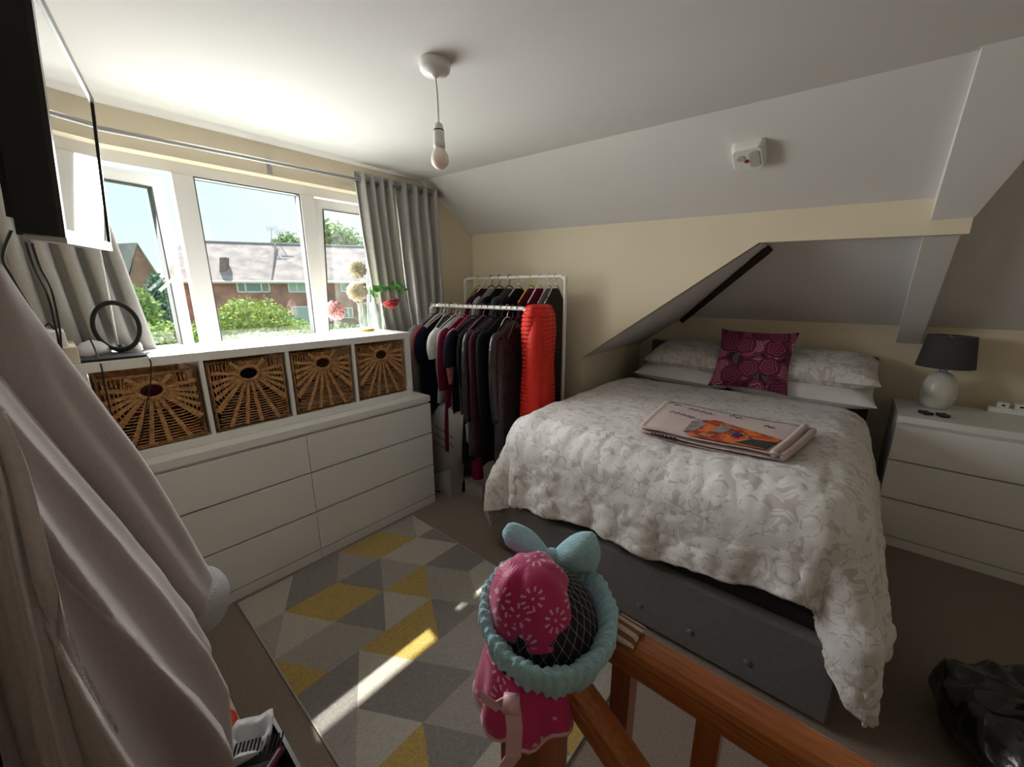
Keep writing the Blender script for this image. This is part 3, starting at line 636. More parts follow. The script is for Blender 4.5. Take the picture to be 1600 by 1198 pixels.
# ------------------------------------------------------------------ balustrade
NX, NY = -1.187, -1.790
bl = thing('balustrade', 'varnished pine stair balustrade with newel post, handrails and square balusters', 'balustrade', (NX, NY, 0))
mk('newel_post', box(NX-.0375, NX+.0375, NY-.0375, NY+.0375, -.3, .955), M['pinev'], bl, bevel=.004)
mk('newel_cap', lathe([(.037, 0), (.034, .010), (.036, .018), (.030, .026), (.012, .032), (.002, .033)], (NX, NY, .955), 20), M['pinev'], bl, smooth=True)
def railprof(w, h): # (across, up)
    return [(-w*.36, 0), (w*.36, 0), (w*.40, .25*h), (w*.5, .36*h), (w*.5, .60*h), (w*.46, .62*h), (w*.46, .66*h), (w*.5, .68*h), (w*.46, .86*h), (w*.30, .98*h), (0, h), (-w*.30, .98*h), (-w*.46, .86*h), (-w*.5, .68*h), (-w*.46, .66*h), (-w*.46, .62*h), (-w*.5, .60*h), (-w*.5, .36*h), (-w*.40, .25*h)]
RXc, RZ = -1.109, .997
pr = railprof(.046, .050)
mk('handrail', loft([[(RXc+a_, y, RZ-.050+b_) for a_, b_ in pr] for y in (NY-.03, -2.6, -3.25)]), M['pine'], bl)
mk('end_newel', box(RXc-.045, RXc+.045, -3.30, -3.21, 0, 1.06), M['pinev'], bl, bevel=.004)
sx = -1.182; s0 = Vector((sx, -1.825, .983)); sdn = Vector((0, -1, -.73)).normalized(); sup = Vector((0, -sdn.z, sdn.y)); sup = sup if sup.z > 0 else -sup
mk('stair_handrail', loft([[s0+sdn*q+Vector((a_, 0, 0))+sup*(b_-.045) for a_, b_ in railprof(.038, .045)] for q in (0, .7, 1.4)]), M['pine'], bl)
for k in range(11):
    y = -1.893-.114*k; mk('baluster', box(RXc-.014, RXc+.014, y-.014, y+.014, 0, RZ-.048), M['pinev'], bl)

# ------------------------------------------------------------------ hats on the newel
M['magenta'] = pattern_mat('magenta_daisy_print', (.52, .008, .13), [(19, 'daisy', 1.0, (.72, .42, .52))], .5, uv=True, bump=.2, sheen=.3)
M['blue_towel'] = mat('pale_blue_towelling', (.46, .78, .90), 1, var=.08, vscale=120, bump=.8, bscale=320, sheen=.5, spec=.05)
M['net'] = mat('black_net', (.012, .010, .016), .7, bump=.3, bscale=300); M['net_thread'] = mat('silver_net_thread', (.30, .28, .33), .5)
M['ribbon'] = mat('pale_pink_satin', (.72, .44, .50), .4)
hc = Vector((-1.160, -1.790, 1.000)); il = Vector((-rt.x, -rt.y, 0)).normalized(); iu = Vector((fw.x, fw.y, 0)).normalized()   # picture-left and away, in plan
ht = thing('net_cap', 'black net cap on the newel post with a pale blue towelling headband bow', 'hat', (hc.x, hc.y, .95))
def dome(c, r, hh, n=32, m=14, sq=1.0, lump=None):
    rings = []
    for i in range(m+1):
        ph = PI/2*i/m*.985; rr = r*math.cos(ph)**sq; z = hh*math.sin(ph)
        rings.append([c+Vector((rr*math.cos(2*PI*k/n), rr*math.sin(2*PI*k/n), z))*1.0+(lump(2*PI*k/n, i/m) if lump else Vector((0, 0, 0))) for k in range(n)])
    return loft(rings, True)
nd = mk('net_dome', dome(hc-Vector((0, 0, .012)), .074, .078), M['net'], ht, smooth=True)
th_ = []
for k in range(28):
    for sgn in (1, -1):
        th_.append(tube([hc-Vector((0, 0, .01))+Vector((.0752*math.cos(q)*math.cos(k*PI/14+sgn*q*.7), .0752*math.cos(q)*math.sin(k*PI/14+sgn*q*.7), .0792*math.sin(q)-.002)) for q in [PI/2*.92*i/9 for i in range(10)]], .0004, 3))
mk('net_thread', join(*th_), M['net_thread'], ht)
rings = []
for k in range(260):
    a_ = 2*PI*k/260; pk = .0020*math.sin(a_*44+.6*math.sin(3*a_))+.002*math.sin(a_*13+1)
    c = hc+Vector((.078*math.cos(a_), .078*math.sin(a_), -.010)); d = Vector((math.cos(a_), math.sin(a_), 0)); 
    rings.append([c+d*((.014+pk)*math.cos(q))+Vector((0, 0, (.038+pk*.5)*math.sin(q)))+d*(.016*math.sin(q))-iu*.004+Vector((0, 0, -.016*d.dot(-iu))) for q in [2*PI*i/12 for i in range(12)]])
hb = mk('headband', loft(rings, loop=True), M['blue_towel'], ht, smooth=True)
kc = hc+iu*.070-il*.012+Vector((0, 0, .035))
def loopm(dirv, L, wd):
    rings = []
    for i in range(13):
        q = i/12; w_ = wd*(.35+.65*math.sin(PI*min(1, q*1.05)*.5)**.8) if q < .8 else wd*(1-.5*((q-.8)/.2)**2); t_ = .012+.014*math.sin(PI*q)
        if i == 12: w_ *= .5; t_ *= .4
        c = kc+dirv*(L*q)+Vector((0, 0, .018*math.sin(PI*q*.7))); y_ = Vector((0, 0, 1)).cross(dirv).normalized(); z_ = dirv.cross(y_)
        rings.append([c+y_*(t_*math.cos(p)*(1+.12*math.sin(3*p)))+(Vector((0, 0, 1))*.9+iu*.2)*(w_*math.sin(p)) for p in [2*PI*k/14 for k in range(14)]])
    return loft(rings)
mk('bow_loop', loopm((il*.9+iu*.25+Vector((0, 0, .28))).normalized(), .085, .020), M['blue_towel'], hb, smooth=True)
mk('bow_loop', loopm((-il*.85-iu*.1+Vector((0, 0, .10))).normalized(), .078, .034), M['blue_towel'], hb, smooth=True)
mk('bow_knot', loft([[kc+Vector((.018*math.cos(p)*math.cos(f), .018*math.sin(p)*math.cos(f), .024*math.sin(f))) for p in [2*PI*k/12 for k in range(12)]] for f in [-1.4+2.8*i/8 for i in range(9)]]), M['blue_towel'], hb, smooth=True)
mc = hc+il*.017-iu*.006+Vector((0, 0, .006))
cp_ = thing('satin_bonnet', 'magenta satin cap printed with white daisies on top of the net cap', 'hat', mc)
def lump(a_, f): return Vector((math.cos(a_), math.sin(a_), 0))*(.006*math.sin(3*a_+1)*(1-f)+.003*math.sin(7*a_))+il*(.012*f)+Vector((0, 0, .004*math.sin(5*a_)*(1-f)))
cvf = dome(mc, .062, .086, lump=lump, sq=.62); mk('crown', cvf, M['magenta'], cp_, smooth=True, uv=[((v-mc).dot(il)*1.2+(v-mc).z*.25, (v-mc).dot(iu)*.9+(v-mc).z*.9) for v in cvf[0]])
mk('rolled_hem', tube([mc+Vector((.060*math.cos(a_), .060*math.sin(a_), .002))+lump(a_, 0) for a_ in [2*PI*k/32 for k in range(32)]], .005, 6, closed=True), M['magenta'], cp_, smooth=True)
sk = thing('magenta_bonnet', 'magenta daisy-print bonnet with scalloped pink edge and ribbon below the headband', 'hat', (hc.x, hc.y, .87))
rings = []; nn = 60
for i in range(9):
    f = i/8; rr = lerp(.062, .078, f); z = lerp(.975, .902, f)
    rings.append([Vector((NX+il.x*.006+math.cos(a_)*(rr+.006*f*math.sin(9*a_)), NY+il.y*.006+math.sin(a_)*(rr+.006*f*math.sin(9*a_)), z+.008*f*math.sin(9*a_+1)-.020*f*math.cos(a_-math.atan2(il.y, il.x)-.5))) for a_ in [2*PI*k/nn for k in range(nn)]])
svf = loft(rings, False); o = mk('skirt', svf, M['magenta'], sk, smooth=True, uv=[((i % nn)/nn*.44, v.z) for i, v in enumerate(svf[0])]); md = o.modifiers.new('t', 'SOLIDIFY'); md.thickness = .003
mk('scalloped_edge', tube(rings[-1], .0042, 6, closed=True), M['ribbon'], sk, smooth=True)
rb = Vector((NX, NY, .965))-iu*.070+il*.035
def strip(P, w_, wv): 
    return loft([[Vector(p)+wv*w_*.5+iu*.0008, Vector(p)+wv*w_*.5-iu*.0008, Vector(p)-wv*w_*.5-iu*.0008, Vector(p)-wv*w_*.5+iu*.0008] for p in P])
mk('ribbon_tail', strip([rb-iu*.006, rb-iu*.018-Vector((0, 0, .03))-il*.004, rb-iu*.022-Vector((0, 0, .07))-il*.002, rb-iu*.018-Vector((0, 0, .105))+il*.014], .020, il), M['ribbon'], sk)
mk('ribbon_tail', strip([rb-iu*.004, rb+il*.02-iu*.008-Vector((0, 0, .008)), rb+il*.038-iu*.006-Vector((0, 0, -.006))], .016, Vector((0, 0, 1))), M['ribbon'], sk)
mk('ribbon_knot', tube([rb-iu*.010+il*.010, rb-iu*.012-il*.010], .011, 8), M['ribbon'], sk, smooth=True)
M['stripe'] = mat('striped_cotton', (.22, .10, .06), .9); 
_t = M['stripe'].node_tree; _w = _n(_t, 'ShaderNodeTexWave', wave_type='BANDS', bands_direction='X'); _w.inputs['Scale'].default_value = 22; _c = _n(_t, 'ShaderNodeTexCoord'); _r = _n(_t, 'ShaderNodeValToRGB'); _r.color_ramp.interpolation = 'CONSTANT'
_r.color_ramp.elements[0].color = (.20, .085, .05, 1); _r.color_ramp.elements[1].position = .5; _r.color_ramp.elements[1].color = (.55, .45, .36, 1); _t.links.new(_c.outputs['Object'], _w.inputs['Vector']); _t.links.new(_w.outputs['Fac'], _r.inputs[0]); _t.links.new(_r.outputs[0], _t.nodes['Principled BSDF'].inputs['Base Color'])
sv = []
for i in range(9):
    f = i/8; x = RXc+.022-.044*f
    sv.append([(x, -1.872-.006*f, RZ+.004+.008*math.sin(PI*f)), (x, -1.908-.004*math.sin(6*f), RZ+.003+.006*math.sin(PI*f)), (x, -1.910, RZ+.001+.003*math.sin(PI*f)), (x, -1.872, RZ-.002+.003*math.sin(PI*f))])
o = mk('striped_cloth', loft(sv), M['stripe'], smooth=False, loc=(RXc, -1.89, RZ)); tag(o, 'small brown and cream striped cloth lying on the handrail', 'cloth')

# ------------------------------------------------------------------ helpers that turn a photograph pixel into a viewing ray
def ray(x, y): return fw+rt2*((x-800)/FPX)-up2*((y-599)/FPX)
def atY(x, y, Y): d = ray(x, y); return CP+d*((Y-CP.y)/d.y)
def atX(x, y, X): d = ray(x, y); return CP+d*((X-CP.x)/d.x)
def atZ(x, y, Z): d = ray(x, y); return CP+d*((Z-CP.z)/d.z)
def far(x, y, D): return CP+ray(x, y)*D

# ------------------------------------------------------------------ curtains and rod
rod = thing('curtain_rod', 'silver curtain rod above the window', 'curtain rod', (-.58, .43, 2.13))
mk('pole', tube([(-1.66, .43, 2.115), (.50, .43, 2.150)], .0105, 10), M['silver'], rod, smooth=True)
mk('finial', lathe([(.011, 0), (.019, .006), (.019, .020), (.010, .028), (.002, .03)], (0, 0, 0), 16), M['silver'], rod, smooth=True)
fo = rod.children[-1] if rod.children else None
for o in [c for c in rod.children if c.name.startswith('finial')]:
    for v in o.data.vertices: c = v.co+rod.location; v.co = Vector((.50+c.z, .43+c.x, 2.150+c.y))-rod.location
for x in (-1.60, -.62, .30): mk('bracket', join(box(x-.008, x+.008, .43, .522, 2.112+.016*(x+1.66), 2.126+.016*(x+1.66)), box(x-.012, x+.012, .512, .522, 2.09, 2.17)), M['silver'], rod)
def curtain(label, top, bot, z0, z1, Y, nf, amp, seed, slack=0.0, ybot=None, mid=None):
    n, m = nf*12, 30; V, F = [], []
    for i in range(m+1):
        f = i/m; z = lerp(z1, z0, f)
        a_, b_ = lerp(top[0], bot[0], f**1.2), lerp(top[1], bot[1], f**1.2)
        for k in range(n+1):
            s_ = k/n; ph = 2*PI*nf*s_+.5*math.sin(3*s_+seed)*f; yy = lerp(Y, ybot if ybot is not None else Y, f)
            V.append((lerp(a_, b_, s_)+.012*math.sin(2*ph+seed)*f, yy+amp*(1-.25*f)*math.sin(ph)+.01*fbm(s_*5, f*3, seed), z+.006*math.sin(ph)))
    F = [(i*(n+1)+k, i*(n+1)+k+1, (i+1)*(n+1)+k+1, (i+1)*(n+1)+k) for i in range(m) for k in range(n)]
    t = thing('curtain', label, 'curtain', ((bot[0]+bot[1])/2, Y, z0), 'grey eyelet curtains')
    o = mk('cloth', (V, F), M['curtain'], t, smooth=True); md = o.modifiers.new('t', 'SOLIDIFY'); md.thickness = .003
    for k in range(nf):
        x = lerp(top[0], top[1], (k+.5)/nf); zr = 2.115+.0162*(x+1.66)
        mk('eyelet', tube([(x, Y+.022*math.cos(q), zr+.022*math.sin(q)) for q in [2*PI*j/16 for j in range(16)]], .0035, 5, closed=True), M['silver'], t, smooth=True)
    return t
curtain('grey eyelet curtain slanting down behind the flower vase', (-.165, .09), (-.045, .22), .86, 2.185, .43, 4, .034, 1.0)
curtain('grey eyelet curtain hanging straight by the corner of the cream wall', (.12, .475), (.235, .49), .86, 2.185, .43, 4, .036, 2.0)
curtain('grey eyelet curtain bunched behind the television', (-1.66, -1.36), (-1.655, -1.265), 1.203, 2.16, .42, 5, .036, 3.0)
o = mk('curtain_wand', tube([(-1.37, .36, 2.085), (-1.378, .345, 1.6), (-1.392, .33, 1.203)], .0045, 8), M['white_plastic'], smooth=True, loc=(-1.392, .33, 1.203)); tag(o, 'thin white curtain draw wand in front of the ring mirror', 'wand')

# ------------------------------------------------------------------ television
bn, bf = Vector((-1.522, -1.0, 1.553)), Vector((-1.405, -.33, 1.588)); uu = (bf-bn); tw = uu.length; uu.normalize()
vv = Vector((.034, 0, .402)); vv = (vv-uu*vv.dot(uu)); thh = vv.length; vv.normalize(); nn_ = uu.cross(vv); nn_ = nn_ if nn_.x > 0 else -nn_
def tvp(vf): return [bn+uu*v[0]+vv*v[1]+nn_*v[2] for v in vf[0]], vf[1]
tv = thing('television', 'black flat television tilted down on a wall bracket', 'television', bn)
fixn(mk('cabinet', tvp(box(0, tw, 0, thh, -.052, -.003)), M['black_matt'], tv, bevel=0))
fixn(mk('bezel', tvp(join(box(0, tw, 0, .018, -.003, .004), box(0, tw, thh-.016, thh, -.003, .004), box(0, .016, .018, thh-.016, -.003, .004), box(tw-.016, tw, .018, thh-.016, -.003, .004))), M['black_plastic'], tv))
fixn(mk('screen', tvp(box(.016, tw-.016, .018, thh-.016, -.003, .0005)), M['screen'], tv))
fixn(mk('bottom_trim', tvp(box(0, tw, -.006, .003, -.045, .005)), M['silver'], tv))
fixn(mk('rear_bulge', tvp(box(.08, tw-.08, .03, thh-.08, -.075, -.052)), M['black_matt'], tv))
mb = join(tvp(box(tw/2-.10, tw/2-.07, .06, .36, -.095, -.075)), tvp(box(tw/2+.07, tw/2+.10, .06, .36, -.095, -.075)), box(XL-.001, XL+.02, -.82, -.50, 1.66, 1.90), tube([(XL+.01, -.62, 1.72), bn+uu*tw*.5+vv*.12+nn_*-.09], .014, 6), tube([(XL+.01, -.70, 1.86), bn+uu*tw*.45+vv*.30+nn_*-.09], .014, 6))
o = mk('wall_bracket', mb, M['black_matt'], tv)
def cable(pts, r, label, m='black_matt'):
    P = spline(pts, 8); o = mk('cable', tube(P, r, 6), M[m], smooth=True, loc=P[-1]); tag(o, label, 'cable', 'cables by the television'); return o
cable([atY(18, 360, -.2), atY(4, 400, -.2), atY(18, 432, -.15), atY(52, 490, -.1), atY(78, 535, -.05), atY(108, 585, .02), atY(142, 632, .05), atY(150, 660, .07)], .0042, 'thick black cable sweeping down from the television across the shelf corner')
cable([atY(40, 378, -.2), atY(52, 415, -.15), atY(74, 460, 0), atY(84, 500, .05), atY(92, 540, .07), atY(90, 590, .072), atY(96, 640, .072)], .0036, 'black cable hanging from the television beside the cream boxes')
cable([atY(50, 380, -.2), atY(62, 415, -.15), atY(80, 452, 0), atY(92, 505, .05), atY(96, 545, .07), atY(100, 600, .072), atY(108, 650, .072)], .0036, 'black cable hanging close beside another below the television')
cable([atY(85, 515, .12), atY(76, 505, .12), atY(66, 520, .12), atY(70, 545, .12), atY(82, 560, .10), atY(86, 575, .078), atY(84, 620, .075)], .003, 'thin black cable looping over the cream box')
cable([atY(141, 530, .3), atY(148, 545, .2), atY(158, 572, .08), atY(163, 600, .079), atY(172, 640, .079), atY(182, 690, .079), atY(186, 715, .079)], .003, 'thin black cable hanging in front of the first wicker basket')
cable([atZ(228, 553, 1.204), atZ(234, 562, 1.204), atY(236, 572, .08), atY(235, 600, .075), atY(226, 650, .075), atY(222, 680, .075), atY(212, 700, .06), atZ(204, 713, .786)], .0026, 'thin black cable dropping past the round basket hole')

# ------------------------------------------------------------------ things on top of the shelf
KT = 1.2005
mr = thing('ring_mirror', 'black ring vanity light standing on a flat round base', 'ring light', (-1.385, .27, KT))
rc_ = Vector((-1.385, .29, 1.318))
fdir = Vector((-.757, -.653, .04)).normalized(); rx_ = Vector((0, 0, 1)).cross(fdir).normalized(); ry_ = fdir.cross(rx_)
rings = [[rc_+(rx_*math.cos(a_)+ry_*math.sin(a_))*(.098+.0095*math.cos(q))+fdir*(.006*math.sin(q)) for q in [2*PI*j/10 for j in range(10)]] for a_ in [2*PI*k/48 for k in range(48)]]
mk('ring', loft(rings, loop=True), M['black_matt'], mr, smooth=True)
mk('stem', tube([(rc_.x, .29, KT+.004), (rc_.x, .29, KT+.04)], .009, 10), M['black_plastic'], mr, smooth=True)
mk('base', lathe([(.002, 0), (.085, 0), (.088, .004), (.084, .008), (.02, .010), (.002, .010)], (-1.385, .265, KT), 36), M['black_plastic'], mr, smooth=True)
o = mk('flat_tray', loft([rsq(.10, .05, .02, 0), rsq(.104, .054, .02, .010)]), M['black_matt']); 
for v in o.data.vertices: v.co = Vector((v.co.x, v.co.y, v.co.z))
o.location = (-1.43, .155, KT); tag(o, 'flat black tray in front of the ring light', 'tray')
o = mk('makeup_sponge', lathe([(.004, 0), (.016, .006), (.021, .020), (.017, .034), (.006, .046), (.001, .048)], (-1.330, .36, KT), 18), M['white_plastic'], smooth=True, loc=(-1.33, .36, KT)); tag(o, 'small white teardrop sponge behind the ring light', 'sponge')
o = mk('white_pouch', loft([[(-1.468+.055*math.cos(a_)*w_, .33+.05*math.sin(a_)*w_, KT+z_) for a_ in [2*PI*k/16 for k in range(16)]] for w_, z_ in ((.8, 0), (1, .012), (.9, .035), (.55, .055), (.12, .064))]), M['lining'], smooth=True, loc=(-1.468, .33, KT)); tag(o, 'soft white pouch between the cream boxes and the ring light', 'pouch')
M['creambox'] = mat('cream_card', (.70, .62, .50), .7)
o = mk('storage_box', box(-1.635, -1.515, .10, .42, KT, KT+.062), M['creambox'], bevel=.004, loc=(-1.57, .26, KT)); tag(o, 'long cream box at the end of the shelf under a smaller box', 'box')
o = mk('storage_box', box(-1.62, -1.535, .14, .34, KT+.0625, KT+.118), M['lining'], bevel=.006, loc=(-1.575, .24, KT+.0625)); tag(o, 'small white box on top of the long cream box', 'box')
o = mk('phone', box(-1.525, -1.465, .42, .47, KT, KT+.055), M['black_plastic'], bevel=.004, loc=(-1.49, .445, KT)); tag(o, 'small black box behind the white pouch by the curtain', 'box')
# vase and flowers
vx, vy = -.212, .36
vs = thing('vase', 'clear glass vase on a gold foot standing on the shelf', 'vase', (vx, vy, KT))
mk('glass', join(lathe([(.040, .016), (.042, .02), (.042, .17), (.046, .185)], (vx, vy, KT), 28, False), lathe([(.039, .02), (.039, .17), (.043, .185)], (vx, vy, KT), 28, False), lathe([(.039, .019), (.001, .0185)], (vx, vy, KT), 28, False)), M['vase'], vs, smooth=True)
mk('foot', lathe([(.002, 0), (.050, 0), (.052, .005), (.050, .014), (.040, .017), (.002, .017)], (vx, vy, KT), 32), M['gold'], vs, smooth=True)
vs2 = thing('vase', 'slim clear glass vase beside the gold-footed one', 'vase', (vx+.085, vy-.01, KT))
mk('glass', join(lathe([(.026, .0), (.030, .004), (.030, .16), (.034, .175)], (vx+.085, vy-.01, KT), 24, False), lathe([(.027, .006), (.027, .16), (.031, .175)], (vx+.085, vy-.01, KT), 24, False), lathe([(.027, .006), (.001, .005)], (vx+.085, vy-.01, KT), 24, False)), M['vase'], vs2, smooth=True)
M['stem'] = mat('green_stem', (.16, .34, .10), .6); M['leaf'] = mat('silk_leaf', (.10, .34, .08), .55, var=.3, vscale=30)
def petalmat(n, c): return mat(n, c, .8, var=.12, vscale=40, sheen=.2)
M['p_cream'] = petalmat('cream_petal', (.80, .72, .52)); M['p_pink'] = petalmat('pink_petal', (.80, .42, .40)); M['p_coral'] = petalmat('coral_petal', (.72, .10, .12)); M['p_eye'] = petalmat('ochre_centre', (.45, .30, .08))
def flower(head, facing, r, m, foot, label, layers=5, npet=11):
    t = thing('silk_flower', label, 'flower', foot); head = Vector(head); f = Vector(facing).normalized(); a0 = f.orthogonal().normalized(); b0 = f.cross(a0)
    mid = (Vector(foot)+head)/2+Vector((0, 0, .03))
    mk('stem', tube(spline([foot, mid, head-f*.01], 8), .0022, 6), M['stem'], t, smooth=True)
    rr = random.Random(label); pet = []
    for L in range(layers):
        tilt = lerp(.15, 1.25, L/(layers-1)); rl = r*lerp(1, .45, L/(layers-1))
        for k in range(npet):
            an = 2*PI*(k+.5*L)/npet+rr.uniform(-.12, .12); d = a0*math.cos(an)+b0*math.sin(an); s_ = f.cross(d)
            dd = (d*math.cos(tilt)+f*math.sin(tilt)); w_ = rl*.30
            base = head+f*(.004*L); P = []
            for q, ww in ((.05, .25), (.45, .9), (.8, 1.0), (1.0, .45)):
                c = base+dd*(rl*q)+f*(-.18*rl*q*q+rr.uniform(-.02, .02)*rl); P.append((c-s_*w_*ww, c+s_*w_*ww))
            V = [p for x in P for p in x]; pet.append((V, [(0, 1, 3, 2), (2, 3, 5, 4), (4, 5, 7, 6)]))
    o = mk('petals', join(*pet), m, t, smooth=True); o['kind'] = 'stuff'
    md = o.modifiers.new('t', 'SOLIDIFY'); md.thickness = .0012
    mk('centre', lathe([(.001, 0), (r*.16, .002), (r*.10, .006), (.001, .008)], (0, 0, 0), 12), M['p_eye'] if m is M['p_cream'] else m, t, smooth=True)
    o = [c for c in t.children if c.name.startswith('centre')][-1]
    for v in o.data.vertices: c = v.co+t.location; v.co = head+f*(r*.30+c.z)+a0*c.x+b0*c.y-t.location
    return t
toC = (CP-Vector((vx, vy, 1.4))).normalized()
flower(atY(558, 421, .33), toC+Vector((0, 0, .35)), .058, M['p_cream'], (vx-.01, vy, KT+.03), 'cream silk flower standing highest in the vase')
flower(atY(558, 456, .32), toC+Vector((0, 0, .1)), .064, M['p_cream'], (vx+.008, vy-.01, KT+.03), 'full cream silk flower just above the vase rim')
flower(atY(524, 485, .32), toC+Vector((-.5, 0, -.25)), .062, M['p_pink'], (vx-.005, vy+.012, KT+.03), 'pink silk flower drooping out over the vase side')
flower(atY(611, 472, .32), Vector((.05, -.45, -1)), .062, M['p_coral'], (vx+.085, vy-.01, KT+.02), 'coral silk flower hanging head down from the slim vase', 6, 9)
sp_ = thing('leaf_sprig', 'green leafy sprig arching out of the slim vase', 'foliage', (vx+.085, vy-.01, KT+.02))
stem = spline([(vx+.085, vy-.01, KT+.02), atY(584, 462, .33), atY(600, 452, .32), atY(620, 448, .31), atY(632, 454, .31)], 8)
mk('stem', tube(stem, .002, 6), M['stem'], sp_, smooth=True); rr = random.Random(4)
for k in range(26):
    c = stem[8+int((len(stem)-9)*k/26)]; d = Vector((rr.uniform(-1, 1), rr.uniform(-.6, .3), rr.uniform(-.5, 1))).normalized(); L = rr.uniform(.036, .056); s_ = d.cross(Vector((rr.uniform(-.3, .3), -1, .2))).normalized()*L*.36
    mk('leaf', ([c, c+d*L*.45+s_, c+d*L, c+d*L*.45-s_, c+d*L*.5+Vector((0, -.004, .003))], [(0, 4, 1), (1, 4, 2), (2, 4, 3), (3, 4, 0)]), M['leaf'], sp_, smooth=True)

# ------------------------------------------------------------------ dressing gown on the left wall
AXX, AYY = XL+.02, -1.04
bd = []
for (x, y) in [(-90, 480), (-30, 555), (40, 640), (110, 720), (175, 795), (235, 870), (285, 940), (316, 1000), (322, 1060), (328, 1130), (336, 1198), (345, 1290)]:
    p = atY(x, y, -1.10); bd.append((p.z, p.x))
bd.sort()
FOLDS = [(-2.55, .20, .34), (-2.10, .13, .30), (-1.72, .10, .36), (-1.40, .12, .30), (-1.05, .09, .34), (-.76, .10, .26), (-.42, .12, .30), (-.10, .10, .22)]
def robe(f, ph, ext=0.0):
    z = lerp(1.62, .10, f); xe = pl(bd, z); rx_ = max(.03, xe-AXX); ry_ = lerp(.12, .445, sm(0, .5, f))
    # ph 0 = pointing into the room (+X), -pi/2 = facing the stairs; the folds drift towards the room lower down
    c = .95*(f-.25)+.10*math.sin(5*f); k = -.13
    for i, (cen, wd, am) in enumerate(FOLDS):
        dph = ph-(cen+c*.75-.30+.05*math.sin(7*f+i*2)); w_ = wd*(.8+.5*f)
        k += am*math.exp(-abs(dph/w_)**1.5)*(1+.3*math.sin(4*f+i))
    k *= sm(0, .30, f)*.62
    k += .045*fbm(ph*2.2, f*3.5, 4.0, 3)
    r1 = 1+k+ext
    b0 = 0
    return Vector((max(XL+.004+.5*max(0, ext), AXX+b0+(rx_-b0)*math.cos(ph)*r1), AYY+ry_*math.sin(ph)*r1, z))
gown = thing('dressing_gown', 'taupe fleece dressing gown hanging on the wall in heavy folds', 'dressing gown', (AXX+.12, AYY, .10))
nr, nz_ = 200, 110
mk('body', loft([[robe(i/nz_, -PI+2*PI*k/nr) for k in range(nr)] for i in range(nz_+1)]), M['fleece'], gown, smooth=True)
cl = [atY(x, y, Y) for x, y, Y in ((-105, 420, -1.02), (-45, 508, -1.0), (20, 590, -.98), (90, 676, -.97), (158, 754, -.96), (220, 836, -.95), (270, 904, -.94), (303, 948, -.93))]
P = spline(cl, 7); mS = len(P); rings = []
for i, p in enumerate(P):
    f = i/(mS-1); d = (P[min(mS-1, i+1)]-P[max(0, i-1)]).normalized(); a_ = Vector((0, -1, 0)); a_ = (a_-d*a_.dot(d)).normalized(); b_ = d.cross(a_)
    r_ = lerp(.060, .066, f)
    rings.append([p+(a_*math.cos(q)*1.05+b_*math.sin(q))*r_*(1+.17*math.sin(3*q+2.2*f)+.07*math.sin(5*q-5*f)) for q in [2*PI*k/36 for k in range(36)]])
rings = [[Vector((max(XL+.005, p.x), p.y, p.z)) for p in r_] for r_ in rings]
slv = mk('sleeve', loft(rings), M['fleece'], gown, smooth=True)
e0 = P[-1]; ed = (P[-1]-P[-3]).normalized(); a_ = Vector((0, -1, 0)); a_ = (a_-ed*a_.dot(ed)).normalized(); b_ = ed.cross(a_); rings = []
for k in range(40):
    q = 2*PI*k/40; d = a_*math.cos(q)+b_*math.sin(q); R0 = .066+.006*math.sin(3*q+2)
    rings.append([e0+ed*(-.012)+d*(R0+.016*math.cos(w_))+ed*(.042*math.sin(w_)) for w_ in [2*PI*j/12 for j in range(12)]])
mk('cuff', loft(rings, loop=True), M['fleece_edge'], slv, smooth=True)
def panel(f0, f1, pa0, pa1, wd, ext):
    rows = []
    for i in range(61):
        f = lerp(f0, f1, i/60); a_ = lerp(pa0, pa1, (i/60)**.8)+.06*math.sin(i*.12)
        rows.append([robe(f, max(-1.62, a_-wd+wd*j/16), ext*sm(0, .25, i/60)*math.sin(PI*min(1, .15+j/16*.85)*.5)) for j in range(17)])
    return [p for r in rows for p in r], [(i*17+j, i*17+j+1, (i+1)*17+j+1, (i+1)*17+j) for i in range(60) for j in range(16)]
for q in ((.02, .98, -1.75, -.62, .62, .10), (.30, .98, -1.15, -.18, .42, .05)):
    o = mk('front_panel', panel(*q), M['fleece'], gown, smooth=True); md = o.modifiers.new('t', 'SOLIDIFY'); md.thickness = .016; md.offset = 1

# ------------------------------------------------------------------ garment rack and clothes
RKX, RKB, ZF, ZB = .32, .715, 1.352, 1.550
rk = thing('garment_rack', 'white double-rail garment rack in the corner loaded with clothes', 'clothes rack', (.5, -.1, 0))
YA, YB = .425, -.52
def bend(x, z, y0, y1): return spline([(x, y0, .03), (x, y0, .6), (x, y0, z-.08), (x, y0-.004, z-.03), (x, y0-.03, z-.004), (x, y0-.07, z), (x, (y0+y1)/2, z), (x, y1+.07, z), (x, y1+.03, z-.004), (x, y1+.004, z-.03), (x, y1, z-.08), (x, y1, .6), (x, y1, .03)], 5)
mk('front_rail', tube(bend(RKX, ZF, .36, -.575), .0125, 10), M['white_metal'], rk, smooth=True)
mk('back_rail', tube(bend(RKB, ZB, .40, -.575), .0125, 10), M['white_metal'], rk, smooth=True)
for y in (.38, -.54): mk('base_bar', tube([(RKX-.16, y, .03), (RKB+.12, y, .03)], .0125, 10), M['white_metal'], rk, smooth=True)
def cloth_mat(name, c, **k): return mat(name, c, k.pop('rough', .9), var=k.pop('var', .12), vscale=30, bump=.35, bscale=260, sheen=k.pop('sheen', 0.0), spec=.15, **k)
